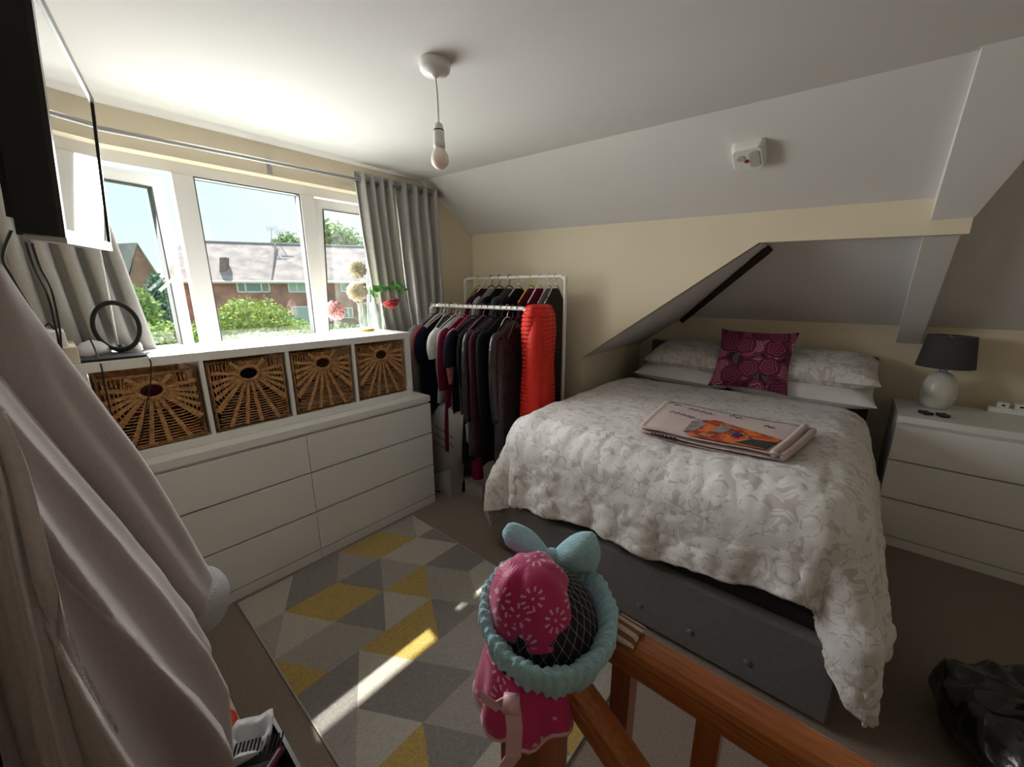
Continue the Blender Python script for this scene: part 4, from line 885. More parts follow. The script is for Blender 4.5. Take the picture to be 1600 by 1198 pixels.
CM = {n: cloth_mat('cloth_'+n, c) for n, c in dict(lightgrey=(.42, .41, .40), grey=(.21, .20, .19), white=(.74, .75, .78), black=(.008, .008, .010), navy=(.010, .009, .022), red=(.42, .035, .05), maroon=(.13, .008, .03), pink=(.45, .15, .22), darkgrey=(.075, .075, .075), khaki=(.045, .038, .03), taupe=(.25, .20, .165), olive=(.30, .28, .16), plum=(.05, .012, .022), yellow=(.5, .38, .12)).items()}
CM['sheen_black'] = mat('cloth_sheen_black', (.025, .022, .026), .28, var=.5, vscale=12, bump=.8, bscale=40, spec=.6)
CM['satin'] = mat('cloth_grey_satin', (.30, .31, .32), .35, bump=.6, bscale=30)
CM['puffer'] = mat('cloth_red_nylon', (.72, .025, .012), .55, bump=.3, bscale=60)
CM['lime'] = mat('lime_plastic', (.42, .45, .06), .4); CM['yel'] = mat('yellow_plastic', (.75, .55, .05), .4); CM['hpink'] = mat('pink_plastic', (.45, .08, .20), .4); CM['hblack'] = M['black_plastic']; CM['hwhite'] = M['white_plastic']; CM['wire'] = M['chrome']
def hanger(xr, y, zr, hm, half, label, drop=.12):
    t = thing('clothes_hanger', label, 'hanger', (xr, y, zr-drop-.06), 'clothes hangers on the rack')
    hk = [(xr-.017*math.cos(a_)*1.0, y, zr+.004+.017*math.sin(a_)) for a_ in [math.radians(d) for d in (-20, 10, 45, 80, 115, 150, 180, 200)]]
    hk = hk+[(xr+.010, y, zr-.022), (xr, y, zr-.038), (xr, y, zr-.062)]
    mk('hook', tube(spline(hk, 3), .0026, 5), CM[hm], t, smooth=True)
    mk('arm', tube(spline([(xr-half, y, zr-drop-.055), (xr-half*.6, y, zr-drop+.0), (xr-.03, y, zr-.068), (xr, y, zr-.058), (xr+.03, y, zr-.068), (xr+half*.6, y, zr-drop), (xr+half, y, zr-drop-.055)], 4), .0045, 6), CM[hm], t, smooth=True)
    return t
def garment(name, label, cat, xr, y, zr, cm, L, sw, sl=.0, th=.022, hm='hblack', hw=None, seed=0, tilt=0.0, flare=1.0, sleevemat=None, group='clothes on the garment rack', hl=None, drop=.085):
    rr = random.Random(seed*7+3); t = thing(name, label, cat, (xr, y, zr-.06-L), group); z0 = zr-.078
    n = 26; rings = []; m = 16; k1 = rr.randint(3, 5); p1 = rr.uniform(0, 6)
    for i in range(m+1):
        f = i/m; d = L*f
        if d < .115: wdt = lerp(.03, sw, (d/.115)**.85)
        else: wdt = sw*lerp(.94, flare, sm(.115, L, d))*(1+.05*math.sin(7*f+p1))
        tt = th*lerp(.55, 1.0, sm(0, .3, f)); cx_ = xr+.012*math.sin(p1*3+2*f)
        slope = drop*min(1, 1)
        rings.append([Vector((cx_+wdt*math.cos(q), y+tt*math.sin(q)*(1+.35*math.sin(k1*q+p1+f*2)*sm(.1, .5, f))+.012*math.sin(4*math.cos(q)*2.2+p1)*f, z0-d-(.0)*abs(math.cos(q))+.008*math.sin(3*q+p1)*(f > .9))) for q in [2*PI*k/n for k in range(n)]])
    mk('body', loft(rings), CM[cm], t, smooth=True)
    if sl:
        for s_ in (-1, 1):
            x0 = xr+s_*sw*.90; P = [(x0-s_*.035, y, z0-.085), (x0+s_*.010, y-.004*s_, z0-.125), (x0+s_*rr.uniform(.014, .034), y, z0-.125-sl*.5), (x0+s_*rr.uniform(-.01, .03), y+.006, z0-.125-sl)]
            Q = spline(P, 5); mk('sleeve', tube(Q, [lerp(.036, .050 if sl < .25 else .036, i/(len(Q)-1)) for i in range(len(Q))], 12, flat=.62, upv=Vector((1, 0, 0))), CM[sleevemat or cm], t, smooth=True)
    if hm: hanger(xr, y, zr, hm, (hw or sw*.9), hl or ('clothes hanger holding the '+' '.join(label.split()[:12])))
    return t
FR = [  # name, label, y, colour, length, half-width, sleeve, thickness, hanger
 ('blouse', 'pale grey blouse hanging nearest the curtain on the front rail', .335, 'lightgrey', .62, .20, .18, .020, 'wire', 1.0),
 ('cardigan', 'long mid-grey cardigan behind the pale grey blouse', .292, 'grey', .88, .20, .5, .018, 'hblack', 1.0),
 ('shirt', 'red shirt showing as a narrow strip beside the black t-shirt', .250, 'red', .60, .20, .16, .016, 'hwhite', .95),
 ('t_shirt', 'black short-sleeved t-shirt beside the red shirt', .210, 'navy', .62, .215, .17, .022, 'wire', 1.0),
 ('trousers', 'long mid-grey trousers below the black t-shirt', .172, 'grey', .92, .15, 0, .018, 'hwhite', .9),
 ('dress', 'long black dress between grey trousers and the white t-shirt', .130, 'black', .94, .18, 0, .022, 'hblack', 1.0),
 ('t_shirt', 'white short-sleeved t-shirt standing out on the front rail', .078, 'white', .58, .205, .13, .020, 'hwhite', .95),
 ('cardigan', 'light grey long cardigan behind the white t-shirt', .038, 'lightgrey', .88, .17, .4, .016, 'wire', 1.0),
 ('dress', 'maroon dress on a pink hanger on the front rail', -.012, 'maroon', .92, .20, .35, .026, 'hpink', 1.1),
 ('blouse', 'dusty pink blouse beside the maroon dress', -.066, 'pink', .60, .18, .3, .016, 'hpink', 1.0),
 ('t_shirt', 'navy short-sleeved t-shirt over dark grey trousers', -.108, 'navy', .62, .215, .17, .022, 'hblack', 1.0),
 ('trousers', 'dark grey long trousers below the navy t-shirt', -.150, 'darkgrey', .98, .20, 0, .020, 'hblack', .9),
 ('dress', 'black dress hanging beside the dark grey trousers', -.196, 'black', .95, .19, .3, .024, 'hpink', 1.1),
 ('jacket', 'shiny black jacket with silver glints on the front rail', -.250, 'sheen_black', .90, .20, .52, .030, 'hblack', 1.0),
 ('jacket', 'plum-black jacket behind the shiny black jacket', -.308, 'plum', .90, .20, .5, .026, 'hblack', 1.0),
 ('coat', 'black coat between the plum jacket and the red puffer', -.362, 'black', .92, .19, .5, .028, 'hblack', 1.0),
 ('top', 'khaki top showing as a narrow strip before the red puffer', -.408, 'khaki', .55, .13, .0, .014, 'wire', 1.0), ('coat', 'ribbed black coat hanging against the red puffer jacket', -.452, 'sheen_black', .92, .165, .5, .026, 'hblack', 1.0)]
for i, (nm, lab, y, c, L, sw, sl, th, hm, fl) in enumerate(FR): garment(nm, lab, nm.replace('_', '-'), RKX, y, ZF, c, L, sw+.008, sl, th, hm, seed=i+1, flare=fl)
BR = [('top', 'olive top on a lime hanger on the back rail', .245, 'olive', .50, .17, 0, .018, 'lime', 1), ('cardigan', 'plum cardigan with a black collar on the back rail', .185, 'plum', .6, .17, .3, .022, 'hwhite', 1),
      ('blouse', 'grey satin blouse on the back rail', .105, 'satin', .6, .175, .3, .024, 'hblack', 1), ('jacket', 'black furry jacket on the back rail next to the satin blouse', .02, 'black', .62, .175, .4, .040, 'hblack', 1), ('coat', 'grey and black coat in the middle of the back rail', -.08, 'darkgrey', .8, .175, .5, .036, 'hblack', 1),
      ('jacket', 'thick black jacket with a rounded shoulder on the back rail', -.17, 'black', .7, .175, .5, .042, 'wire', 1), ('dress', 'maroon dress on a yellow hanger on the back rail', -.285, 'maroon', .8, .165, 0, .024, 'yel', 1),
      ('top', 'maroon strappy top on a white hanger on the back rail', -.36, 'maroon', .45, .15, 0, .022, 'hwhite', .9), ('trousers', 'taupe trousers hanging at the end of the back rail', -.44, 'taupe', .95, .14, 0, .020, 'wire', .95), ('trousers', 'dark taupe trousers beside the end post of the back rail', -.495, 'khaki', .95, .14, 0, .018, 'wire', .95)]
for i, (nm, lab, y, c, L, sw, sl, th, hm, fl) in enumerate(BR): garment(nm, lab, nm, RKB, y, ZB, c, L, sw-.005, sl, th, hm, seed=i+40, flare=fl)
# red quilted jacket over the end of the front rail
rj = thing('puffer_jacket', 'bright red quilted puffer jacket on the end of the front rail', 'jacket', (.43, -.545, .62))
rings = []; m = 190; n = 30; jc = Vector((.405, -.592, 0))
for i in range(m+1):
    f = i/m; z = lerp(1.375, .60, f); q_ = .0065*abs(math.sin(f*PI*30))
    ax = pl([(0, .075), (.02, .090), (.08, .112), (.2, .122), (.4, .112), (.5, .110), (.7, .122), (1, .128)], f); ay = pl([(0, .040), (.02, .052), (.08, .070), (.2, .078), (.4, .072), (.5, .070), (.7, .080), (1, .085)], f)
    rings.append([jc+Vector(((ax+q_)*math.cos(a_)*(1-.05*math.sin(2*a_)), (ay+q_)*math.sin(a_)+.010*math.sin(5*a_+1), z)) for a_ in [2*PI*k/n for k in range(n)]])
mk('body', loft(rings), CM['puffer'], rj, smooth=True)
for (dx, dy) in ((-.080, -.030), (.09, .035)):
    P = spline([jc+Vector((dx*.7, dy*.7, 1.30)), jc+Vector((dx*1.05, dy*1.1, 1.15)), jc+Vector((dx*1.12, dy*1.15, .95)), jc+Vector((dx*1.10, dy*1.05, .72))], 16)
    mk('sleeve', tube(P, [.034+.012*min(1, i/12)+.004*abs(math.sin(i*1.1)) for i in range(len(P))], 14), CM['puffer'], rj, smooth=True)
hanger(RKX, -.50, ZF, 'hblack', .10, 'black clothes hanger holding the red puffer jacket')

# things on the floor under the rack
M['carrier'] = mat('grey_carrier_bag', (.36, .35, .34), .45, var=.08, vscale=8, bump=.5, bscale=12)
bag = thing('carrier_bag', 'grey printed carrier bag slumped beside the wide chest', 'bag', (.14, .0, .0))
BC = [(.085, .10, .60), (.13, -.03, .66), (.11, -.235, .575), (.13, -.16, .38), (.13, -.02, .20), (.10, .12, .08), (.07, .20, .12)]
fr = [Vector(p) for p in BC]; bkp = [Vector((x+.16, y+.03, max(.0, z-.06))) for x, y, z in BC]; midr = [Vector((x+.06, y+.01, z+.0)) + Vector((0, (y+.02)*.12, (z-.35)*.10)) for x, y, z in BC]
mk('body', loft([spline(fr, 3, True), spline(midr, 3, True), spline(bkp, 3, True)]), M['carrier'], bag, smooth=True)
mk('base', loft([[(x*.6+.10+dx, y, z) for x, y, z in ((.0, .14, .0), (.16, .14, .0), (.16, -.06, .0), (.0, -.06, .0))] for dx in (0,)]+[[(.08, .15, .12), (.24, .15, .14), (.24, -.05, .24), (.10, -.05, .22)]]), M['carrier'], bag)
def scr(y0, z0, w_, n, sd):
    rr = random.Random(sd); pts = []
    for i in range(n): f = i/(n-1); pts.append((.088+.02*f, y0-w_*f, z0-.30*w_*f+.014*math.sin(i*2.1)*rr.uniform(.6, 1.3)))
    return tube(pts, .0028, 4)
for q in ((.07, .52, .16, 16, 1), (.08, .46, .17, 16, 2), (.09, .40, .13, 12, 3)): mk('printed_line', scr(*q), M['ink'], bag)
def shoe(x, y, rz, m, label, L=.24, w_=.085, h=.075):
    t = thing('shoe', label, 'shoe', (x, y, 0), 'shoes under the rack'); mm = Matrix.Translation((x, y, 0))@Matrix.Rotation(rz, 4, 'Z')
    rings = []
    for i in range(11):
        f = i/10; ww = w_/2*pl([(0, .7), (.2, .82), (.5, .78), (.75, 1), (.93, .75), (1, .3)], f); hh = pl([(0, h), (.35, h*.95), (.6, h*.65), (.9, h*.45), (1, h*.25)], f)
        rings.append([mm@Vector((lerp(-L/2, L/2, f), ww*math.cos(q), .012+max(0, hh*math.sin(q)))) for q in [PI*k/9 for k in range(10)]]+[])
    mk('upper', loft(rings), m, t, smooth=True)
    rings = [[mm@Vector((lerp(-L/2-.004, L/2+.004, f), s_*w_/2*pl([(0, .72), (.2, .86), (.5, .8), (.75, 1.05), (.93, .8), (1, .35)], f), z)) for s_, z in ((-1, 0), (1, 0), (1, .014), (-1, .014))] for f in [i/10 for i in range(11)]]
    mk('sole', loft(rings), M['black_matt'], t)
shoe(.20, .05, 2.6, CM['white'], 'white shoe poking out beside the wide chest'); shoe(.26, -.03, 2.4, M['black_matt'], 'black shoe next to the white shoe under the rack'); shoe(.33, -.12, 2.2, M['black_matt'], 'black shoe between its mate and the storage tub')
M['tubgrey'] = mat('grey_translucent_plastic', (.36, .36, .35), .35)
tb = thing('storage_tub', 'grey plastic storage tub under the clothes next to the bed', 'tub', (.42, -.34, 0))
to = [(.26, -.20), (.58, -.20), (.58, -.50), (.26, -.50)]
ri = lambda s_, z: [(.42+(x-.42)*s_, -.35+(y+.35)*s_, z) for x, y in to]
mk('body', loft([ri(.86, .002), ri(.97, .33), ri(1.04, .33), ri(1.04, .35), ri(.95, .35), ri(.84, .02)], True), M['tubgrey'], tb)
o = mk('pink_cushion', place(pillow(.26, .30, .13, seed=5)[0], Matrix.Translation((.40, -.37, .42))@Matrix.Rotation(.5, 4, 'Y')), mat('blush_velvet', (.42, .33, .32), .9, sheen=.5), smooth=True, loc=(.40, -.37, .35)); tag(o, 'blush velvet pouch heaped in the grey storage tub', 'pouch')
o = mk('magenta_bag', loft([[(.30+.05*math.cos(a_)*s_, -.13+.045*math.sin(a_)*s_, z) for a_ in [2*PI*k/14 for k in range(14)]] for s_, z in ((.8, .11), (1, .14), (.95, .25), (.8, .36), (.4, .41))]), mat('magenta_cloth', (.30, .01, .09), .7), smooth=True, loc=(.30, -.13, .11)); tag(o, 'magenta drawstring bag standing on a shoe box beside the storage tub', 'bag')
o = mk('shoe_box', box(.22, .36, -.25, -.07, 0, .11), mat('pale_card', (.38, .34, .33), .8, var=.2, vscale=20), loc=(.29, -.16, 0)); tag(o, 'pale shoe box on the carpet in front of the storage tub', 'box')

# ------------------------------------------------------------------ bottom left: tub of hair things; bin bag
bt_ = thing('storage_basket', 'black plastic basket of hair things beside the rug', 'basket', (-1.46, -1.05, 0))
rr_ = lambda s_, z: [(-1.455+(x+1.455)*s_, -1.06+(y+1.06)*s_, z) for x, y in ((-1.57, -.93), (-1.345, -.93), (-1.345, -1.22), (-1.57, -1.22))]
mk('body', loft([rr_(.82, .002), rr_(.99, .24), rr_(1.04, .24), rr_(1.04, .255), rr_(.96, .255), rr_(.80, .02)]), M['black_plastic'], bt_)
o = mk('plastic_bag', loft([[(-1.41+.055*math.cos(a_)*s_+.01*math.sin(3*a_), -.985+.05*math.sin(a_)*s_, z+.012*math.sin(5*a_)) for a_ in [2*PI*k/20 for k in range(20)]] for s_, z in ((.6, .06), (1, .15), (.95, .24), (1.15, .285), (.8, .275), (.5, .22))]), mat('white_film', (.70, .70, .72), .3, bump=.6, bscale=30), smooth=True, loc=(-1.41, -.985, .06)); tag(o, 'crumpled white plastic bag in the black basket', 'bag')
cb = thing('comb', 'black wide-toothed comb sticking out of the black basket', 'comb', (-1.42, -1.05, .25))
cc = Vector((-1.415, -1.045, .262)); cx1 = Vector((.75, -.62, .1)).normalized(); cy1 = Vector((.5, .62, .35)).normalized()
def bar(a0, a1, b0, b1): return loft([[cc+cx1*a_+cy1*b_+Vector((0, 0, h)) for a_, b_, h in ((a0, b, -.002), (a1, b, -.002), (a1, b, .002), (a0, b, .002))] for b in (b0, b1)])
mk('spine', bar(-.065, .065, -.008, .006), M['black_plastic'], cb)
for k in range(13): mk('tooth', bar(-.062+.0098*k, -.0575+.0098*k, .005, .045), M['black_plastic'], cb)
o = mk('hair_straightener', tube(spline([(-1.52, -1.17, .27), (-1.44, -1.13, .275), (-1.36, -1.075, .268)], 6), .012, 8), mat('plum_plastic', (.07, .008, .03), .3), smooth=True, loc=(-1.44, -1.12, .255)); tag(o, 'dark plum hair tool lying across the black basket', 'hair tool')
o = mk('hair_brush', tube(spline([(-1.53, -1.10, .262), (-1.45, -1.09, .268), (-1.38, -1.10, .264)], 6), [.012, .013, .014, .016, .018, .02, .022, .022, .022, .021, .018, .014, .008], 10), M['black_matt'], smooth=True, loc=(-1.45, -1.09, .25)); tag(o, 'black hair brush beside the comb in the black basket', 'brush')
o = mk('wooden_tray', loft([[(x, y, z) for x, y in ((-1.64, -.86), (-1.385, -.86), (-1.385, -.14), (-1.64, -.14))] for z in (.0, .075)]), M['creambox'], loc=(-1.5, -.5, 0)); tag(o, 'low cream wooden tray on the carpet below the dressing gown', 'tray')
o = mk('red_ring', tube([(-1.455+.055*math.cos(a_), -.70+.055*math.sin(a_), .088) for a_ in [2*PI*k/28 for k in range(28)]], .012, 8, closed=True), mat('orange_red_plastic', (.70, .05, .015), .35), smooth=True, loc=(-1.455, -.70, .076)); tag(o, 'orange-red plastic ring lying on the cream tray', 'ring')
# bin bag
bb = thing('bin_bag', 'crumpled shiny black bin bag on the carpet by the bed corner', 'bag', (.16, -2.70, 0))
rings = []; n = 72; m = 34
for i in range(m+1):
    f = i/m; ph = -PI/2+PI*f; rr0 = .25*max(.02, math.cos(ph))**.62; z = .128+.128*math.sin(ph)
    row = []
    for k in range(n):
        a_ = 2*PI*k/n; d = Vector((math.cos(a_), math.sin(a_), 0)); w_ = 1+.16*fbm(d.x*1.4, d.y*1.4, f*1.6+3, 2)-.10*abs(fbm(d.x*2.2+5, d.y*2.2, f*3, 2)); row.append(Vector((.16, -2.70, 0))+d*(rr0*w_)+Vector((0, 0, max(.001, z*(1+.22*fbm(d.x*2+9, d.y*2, f*3, 3))))))
    rings.append(row)
mk('body', loft(rings), M['binbag'], bb, smooth=True)
mk('tied_top', loft([[Vector((.24, -2.76, .23))+Vector((.05*s_*math.cos(a_)*(1+.3*math.sin(5*a_)), .05*s_*math.sin(a_)*(1+.3*math.cos(4*a_)), z)) for a_ in [2*PI*k/20 for k in range(20)]] for s_, z in ((1, 0), (.5, .02), (.8, .05), (1.1, .07))]), M['binbag'], bb)

# ------------------------------------------------------------------ outside
GZ = -3.3
M['brick'] = brick_mat('red_brick', (.42, .17, .14), (.34, .125, .11), (.44, .37, .33))
M['tiles'] = brick_mat('roof_tiles', (.37, .315, .31), (.43, .355, .34), (.28, .25, .25), .30, .22)
M['darkbrick'] = brick_mat('dark_brown_brick', (.24, .17, .16), (.20, .14, .13), (.26, .22, .20))  # darker, browner brick than the house walls
M['render'] = mat('pale_render', (.62, .60, .56), .9, var=.06, vscale=1.5)
M['wglass'] = mat('dark_glazing', (.18, .24, .27), .12, spec=.7); M['netcurtain'] = mat('net_curtain', (.45, .52, .54), .6)
M['lawn'] = mat('lawn', (.15, .24, .05), 1, var=.3, vscale=3, bump=.5, bscale=30)
o = struct('ground', box(-45, 70, .72, 110, GZ-.2, GZ), M['lawn'])
def uvq(V, ax): return [((v-V[0]).dot(ax[0]), (v-V[0]).dot(ax[1])) for v in V]
ZV = Vector((0, 0, 1))
A, B = far(268, 440, 26.5), far(640, 440, 32.0); A.z = B.z = 0; fd = (B-A).normalized(); fnrm = Vector((fd.y, -fd.x, 0)); fnrm = fnrm if (CP-A).dot(fnrm) > 0 else -fnrm
def onf(x, y, off=0.0):
    d = ray(x, y); t_ = ((A+fnrm*off)-CP).dot(fnrm)/d.dot(fnrm); return CP+d*t_
zE = onf(400, 439).z; wl = (B-A).length
hs = thing('house', 'long red brick house with a grey tiled roof across the gardens', 'house', (A.x, A.y, GZ))
V = [A+ZV*GZ, B+fd*14+ZV*GZ, B+fd*14+ZV*zE, A+ZV*zE]; mk('front_wall', (V, [(0, 1, 2, 3)]), M['brick'], hs, uv=uvq(V, (fd, ZV)))
V = [A+ZV*GZ, A+ZV*zE, A-fnrm*8+ZV*zE, A-fnrm*8+ZV*GZ, A-fnrm*4+ZV*(zE+2.6)]; mk('gable_wall', (V, [(0, 3, 2, 4, 1)]), M['brick'], hs, uv=uvq(V, (-fnrm, ZV)))
dR = 4.0; zR = None
for q in range(1):
    P1 = onf(400, 379, -dR); zR = P1.z
rs = (-fnrm*dR+ZV*(zR-zE)); E0 = A-fd*.3+fnrm*.35+ZV*(zE-.05); V = [E0, E0+fd*(wl+14.6), E0+fd*(wl+14.6)+rs+(-fnrm*.35), E0+rs-fnrm*.35]; mk('roof', (V, [(0, 1, 2, 3)]), M['tiles'], hs, uv=uvq(V, (fd, rs.normalized())))
mk('roof_back', ([V[3], V[2], V[2]-fnrm*dR-ZV*(zR-zE), V[3]-fnrm*dR-ZV*(zR-zE)], [(0, 1, 2, 3)]), M['tiles'], hs, uv=[(0, 0), (9, 0), (9, 4), (0, 4)])
mk('gutter', tube([E0+ZV*-.03+fnrm*.05, E0+fd*(wl+14.6)+ZV*-.03+fnrm*.05], .09, 8), M['upvc'], hs)
mk('ridge', tube([V[3], V[2]], .10, 6), M['tiles'], hs, uv=None)
def hwin(x0, x1, y0, y1, lights, glz='wglass'):
    a0, a1 = onf(x0, (y0+y1)/2), onf(x1, (y0+y1)/2); s0, s1 = (a0-A).dot(fd), (a1-A).dot(fd); z1, z0 = onf((x0+x1)/2, y0).z, onf((x0+x1)/2, y1).z
    def rect(sa, sb, za, zb, o0, o1):
        c = A.copy(); c.z = 0; P = [c+fd*sa+ZV*za, c+fd*sb+ZV*za, c+fd*sb+ZV*zb, c+fd*sa+ZV*zb]; return prism([p+fnrm*o0 for p in P], fnrm*(o1-o0))
    b_ = .09; bars = [rect(s0, s1, z0, z0+b_, .0, .07), rect(s0, s1, z1-b_, z1, 0, .07)]; e = [s0]+[lerp(s0, s1, q) for q in lights]+[s1]
    for q in e: bars.append(rect(max(s0, q-b_/2), min(s1, q+b_/2) if q < s1 else s1, z0, z1, 0, .07)) if s0 < q < s1 else bars.append(rect(q if q == s0 else q-b_, q+b_ if q == s0 else q, z0, z1, 0, .07))
    wn = mk('window', join(*bars), M['upvc'], hs)
    for q0, q1 in zip(e, e[1:]): mk('pane', rect(q0+.02, q1-.02, z0+.05, z1-.05, .01, .03), M[glz], wn)
hwin(370, 422, 438, 457, (.26, .74)); hwin(450, 492, 438, 457, (.33,), 'netcurtain'); hwin(532, 566, 438, 456, (.4,)); hwin(456, 494, 478, 506, (.75,), 'netcurtain'); hwin(533, 552, 480, 497, (.6,)); hwin(352, 364, 486, 512, (), 'wglass')
mk('chimney', prism([onf(343, 437, -.6)+ZV*0, onf(353, 437, -.6), onf(353, 402, -.6), onf(343, 402, -.6)], -fnrm*.8), M['darkbrick'], hs, uv=[(0, 0), (1, 0), (1, 1), (0, 1)]*2)
mk('party_wall_strip', tube([E0+fd*((onf(433, 440)-A).dot(fd)), E0+fd*((onf(433, 440)-A).dot(fd))+rs], .07, 4), M['tiles'], hs)
for (x, y, h) in ((424, 379, 22), (437, 379, 17)):
    b0 = onf(x, y, -dR); b1 = onf(x, y-h, -dR); ar = [tube([b0, b1], .03, 5)]; ar.append(tube([b1-fd*.35, b1+fd*.45], .025, 4))
    for k in range(6): ar.append(tube([b1+fd*(-.3+.14*k)-ZV*.22+fnrm*.1, b1+fd*(-.3+.14*k)+ZV*.22-fnrm*.1], .015, 4))
    mk('aerial', join(*ar), M['silver'], hs)
# gable house
gd = 19.0; g0 = far(150, 500, gd); g1 = far(272, 500, gd+2.5); g0.z = g1.z = 0; ga = (g1-g0).normalized(); gn = Vector((ga.y, -ga.x, 0)); gn = gn if (CP-g0).dot(gn) > 0 else -gn
def ong(x, y): d = ray(x, y); return CP+d*((g0-CP).dot(gn)/d.dot(gn))
pk = ong(213, 381); er = ong(268, 472); sp = (pk-g0).dot(ga); se = (er-g0).dot(ga); sl_ = 2*sp-se
h2 = thing('house', 'red brick gable-ended house beside the dark conifer', 'house', (g0.x, g0.y, GZ))
def gp(s_, z): return g0+ga*s_+ZV*z
V = [gp(sl_, GZ), gp(se, GZ), gp(se, er.z), gp(sp, pk.z), gp(sl_, er.z)]; mk('gable_wall', (V, [(0, 1, 2, 3, 4)]), M['brick'], h2, uv=uvq(V, (ga, ZV)))
bdv = (-gn+ga*-.35).normalized()*9
for s_ in (se, sl_):
    V = [gp(s_+(.2 if s_ > sp else -.2), er.z-.1)+gn*.15, gp(sp, pk.z+.05)+gn*.15, gp(sp, pk.z+.05)+bdv, gp(s_+(.2 if s_ > sp else -.2), er.z-.1)+bdv]; mk('roof', (V, [(0, 1, 2, 3)]), M['tiles'], h2, uv=uvq(V, (bdv.normalized(), (V[1]-V[0]).normalized())))
V = [gp(se, GZ), gp(se, er.z), gp(se, er.z)+bdv, gp(se, GZ)+bdv]; mk('side_wall', (V, [(0, 1, 2, 3)]), M['brick'], h2, uv=uvq(V, (bdv.normalized(), ZV)))
V = [gp(sl_, GZ), gp(sl_, er.z), gp(sl_, er.z)+bdv, gp(sl_, GZ)+bdv]; mk('side_wall', (V, [(0, 1, 2, 3)]), M['brick'], h2, uv=uvq(V, (bdv.normalized(), ZV)))
# pale house further back
k0 = far(232, 440, 34); k0.z = 0; kd = fd; kn = fnrm
h3 = thing('house', 'pale rendered house with a grey roof far behind the conifer', 'house', (k0.x, k0.y, GZ))
def ok(x, y): d = ray(x, y); return CP+d*((k0-CP).dot(kn)/d.dot(kn))
za = ok(250, 436).z; zb = ok(250, 409).z; Lk = (ok(300, 440)-k0).dot(kd)
V = [k0+ZV*GZ, k0+kd*Lk+ZV*GZ, k0+kd*Lk+ZV*za, k0+ZV*za]; mk('front_wall', (V, [(0, 1, 2, 3)]), M['render'], h3)
V = [k0+kn*.3+ZV*za, k0+kd*Lk+kn*.3+ZV*za, k0+kd*Lk-kn*3.5+ZV*zb, k0-kn*3.5+ZV*zb]; mk('roof', (V, [(0, 1, 2, 3)]), M['tiles'], h3, uv=uvq(V, (kd, (V[3]-V[0]).normalized())))
q0, q1, q2 = ok(258, 452), ok(300, 452), ok(280, 414); V = [q0+kn*1.2, q1+kn*1.2, q2+kn*1.2]; mk('gable', prism(V, -kn*3), M['render'], h3)
for s_ in (q0, q1):
    V = [s_+kn*1.4-ZV*.1, q2+kn*1.4+ZV*.12, q2-kn*2+ZV*.12, s_-kn*2-ZV*.1]; mk('roof', (V, [(0, 1, 2, 3)]), M['tiles'], h3, uv=uvq(V, (kn, (V[1]-V[0]).normalized())))
def foliage(name, label, c, rx, ry, rz, n, leaf, cols, seed, cone=False, cat='bush', shell=.55):
    rr = random.Random(seed); V, F, fm = [], [], []
    for i in range(n):
        d = Vector((rr.gauss(0, 1), rr.gauss(0, 1), rr.gauss(0, 1))).normalized(); r_ = rr.uniform(shell, 1)*(1+.22*fbm(d.x*2, d.y*2, d.z*2+seed, 3))
        p = Vector((d.x*rx*r_, d.y*ry*r_, d.z*rz*r_))
        if cone: k = 1-.75*max(0, (p.z/rz+.6)/1.6); p.x *= k; p.y *= k
        p += c; a_ = Vector((rr.gauss(0, 1), rr.gauss(0, 1), rr.gauss(0, 1))).normalized(); b_ = a_.orthogonal().normalized(); L = leaf*rr.uniform(.6, 1.3)
        m = len(V); V += [p, p+a_*L*.5+b_*L*.28, p+a_*L, p+a_*L*.5-b_*L*.28]; F.append((m, m+1, m+2, m+3)); fm.append(rr.choices(range(len(cols)), [3]+[1]*(len(cols)-1))[0])
    t = thing(name, label, cat, (c.x, c.y, GZ)); o = mk('foliage', (V, F), cols, t, fm=fm); o['kind'] = 'stuff'
    mk('trunk', tube([(c.x, c.y, GZ), (c.x+.05, c.y, c.z)], [.16*min(1.5, rz/2), .05], 8), M['dark_timber'], t)
G = lambda n, c: mat(n, c, .7, var=.2, vscale=6)
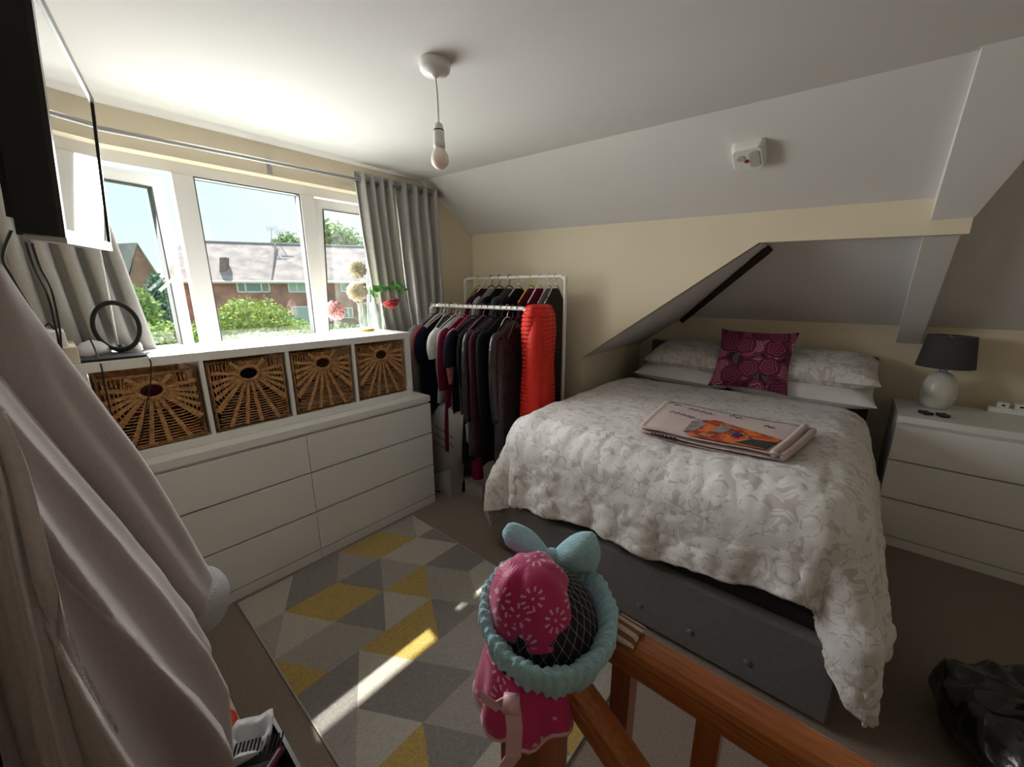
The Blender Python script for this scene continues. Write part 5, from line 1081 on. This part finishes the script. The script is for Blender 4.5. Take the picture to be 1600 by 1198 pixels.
g_y, g_l, g_m, g_d, g_b = G('leaf_yellow', (.46, .50, .10)), G('leaf_light', (.34, .46, .11)), G('leaf_mid', (.20, .32, .09)), G('leaf_dark', (.09, .18, .11)), G('leaf_blue', (.17, .30, .25))
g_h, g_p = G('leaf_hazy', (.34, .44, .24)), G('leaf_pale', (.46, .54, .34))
def px2m(D, px_): return D/FPX*px_
foliage('conifer', 'dark blue-green conifer in front of the gable house', far(255, 492, 12), px2m(12, 34), px2m(12, 34), px2m(12, 62), 5200, .14, [g_b, g_d, g_m], 1, True, 'tree', .3)
foliage('shrub', 'yellow-green shrub leaning against the conifer', far(222, 490, 10.5), px2m(10.5, 22), px2m(10.5, 22), px2m(10.5, 40), 2400, .13, [g_m, g_y, g_l], 2)
foliage('shrub', 'bright lime shrub low in front of the conifer', far(262, 535, 8.5), px2m(8.5, 52), px2m(8.5, 40), px2m(8.5, 30), 3600, .11, [g_l, g_y, g_m], 3)
foliage('shrub', 'large sunlit yellow-green bush below the long brick house', far(400, 512, 12), px2m(12, 62), px2m(12, 45), px2m(12, 44), 6000, .13, [g_y, g_l, g_m], 4)
foliage('shrub', 'loose green bush trailing towards the brick house windows', far(466, 528, 16.5), px2m(16.5, 52), px2m(16.5, 34), px2m(16.5, 30), 3600, .13, [g_l, g_m, g_y], 5)
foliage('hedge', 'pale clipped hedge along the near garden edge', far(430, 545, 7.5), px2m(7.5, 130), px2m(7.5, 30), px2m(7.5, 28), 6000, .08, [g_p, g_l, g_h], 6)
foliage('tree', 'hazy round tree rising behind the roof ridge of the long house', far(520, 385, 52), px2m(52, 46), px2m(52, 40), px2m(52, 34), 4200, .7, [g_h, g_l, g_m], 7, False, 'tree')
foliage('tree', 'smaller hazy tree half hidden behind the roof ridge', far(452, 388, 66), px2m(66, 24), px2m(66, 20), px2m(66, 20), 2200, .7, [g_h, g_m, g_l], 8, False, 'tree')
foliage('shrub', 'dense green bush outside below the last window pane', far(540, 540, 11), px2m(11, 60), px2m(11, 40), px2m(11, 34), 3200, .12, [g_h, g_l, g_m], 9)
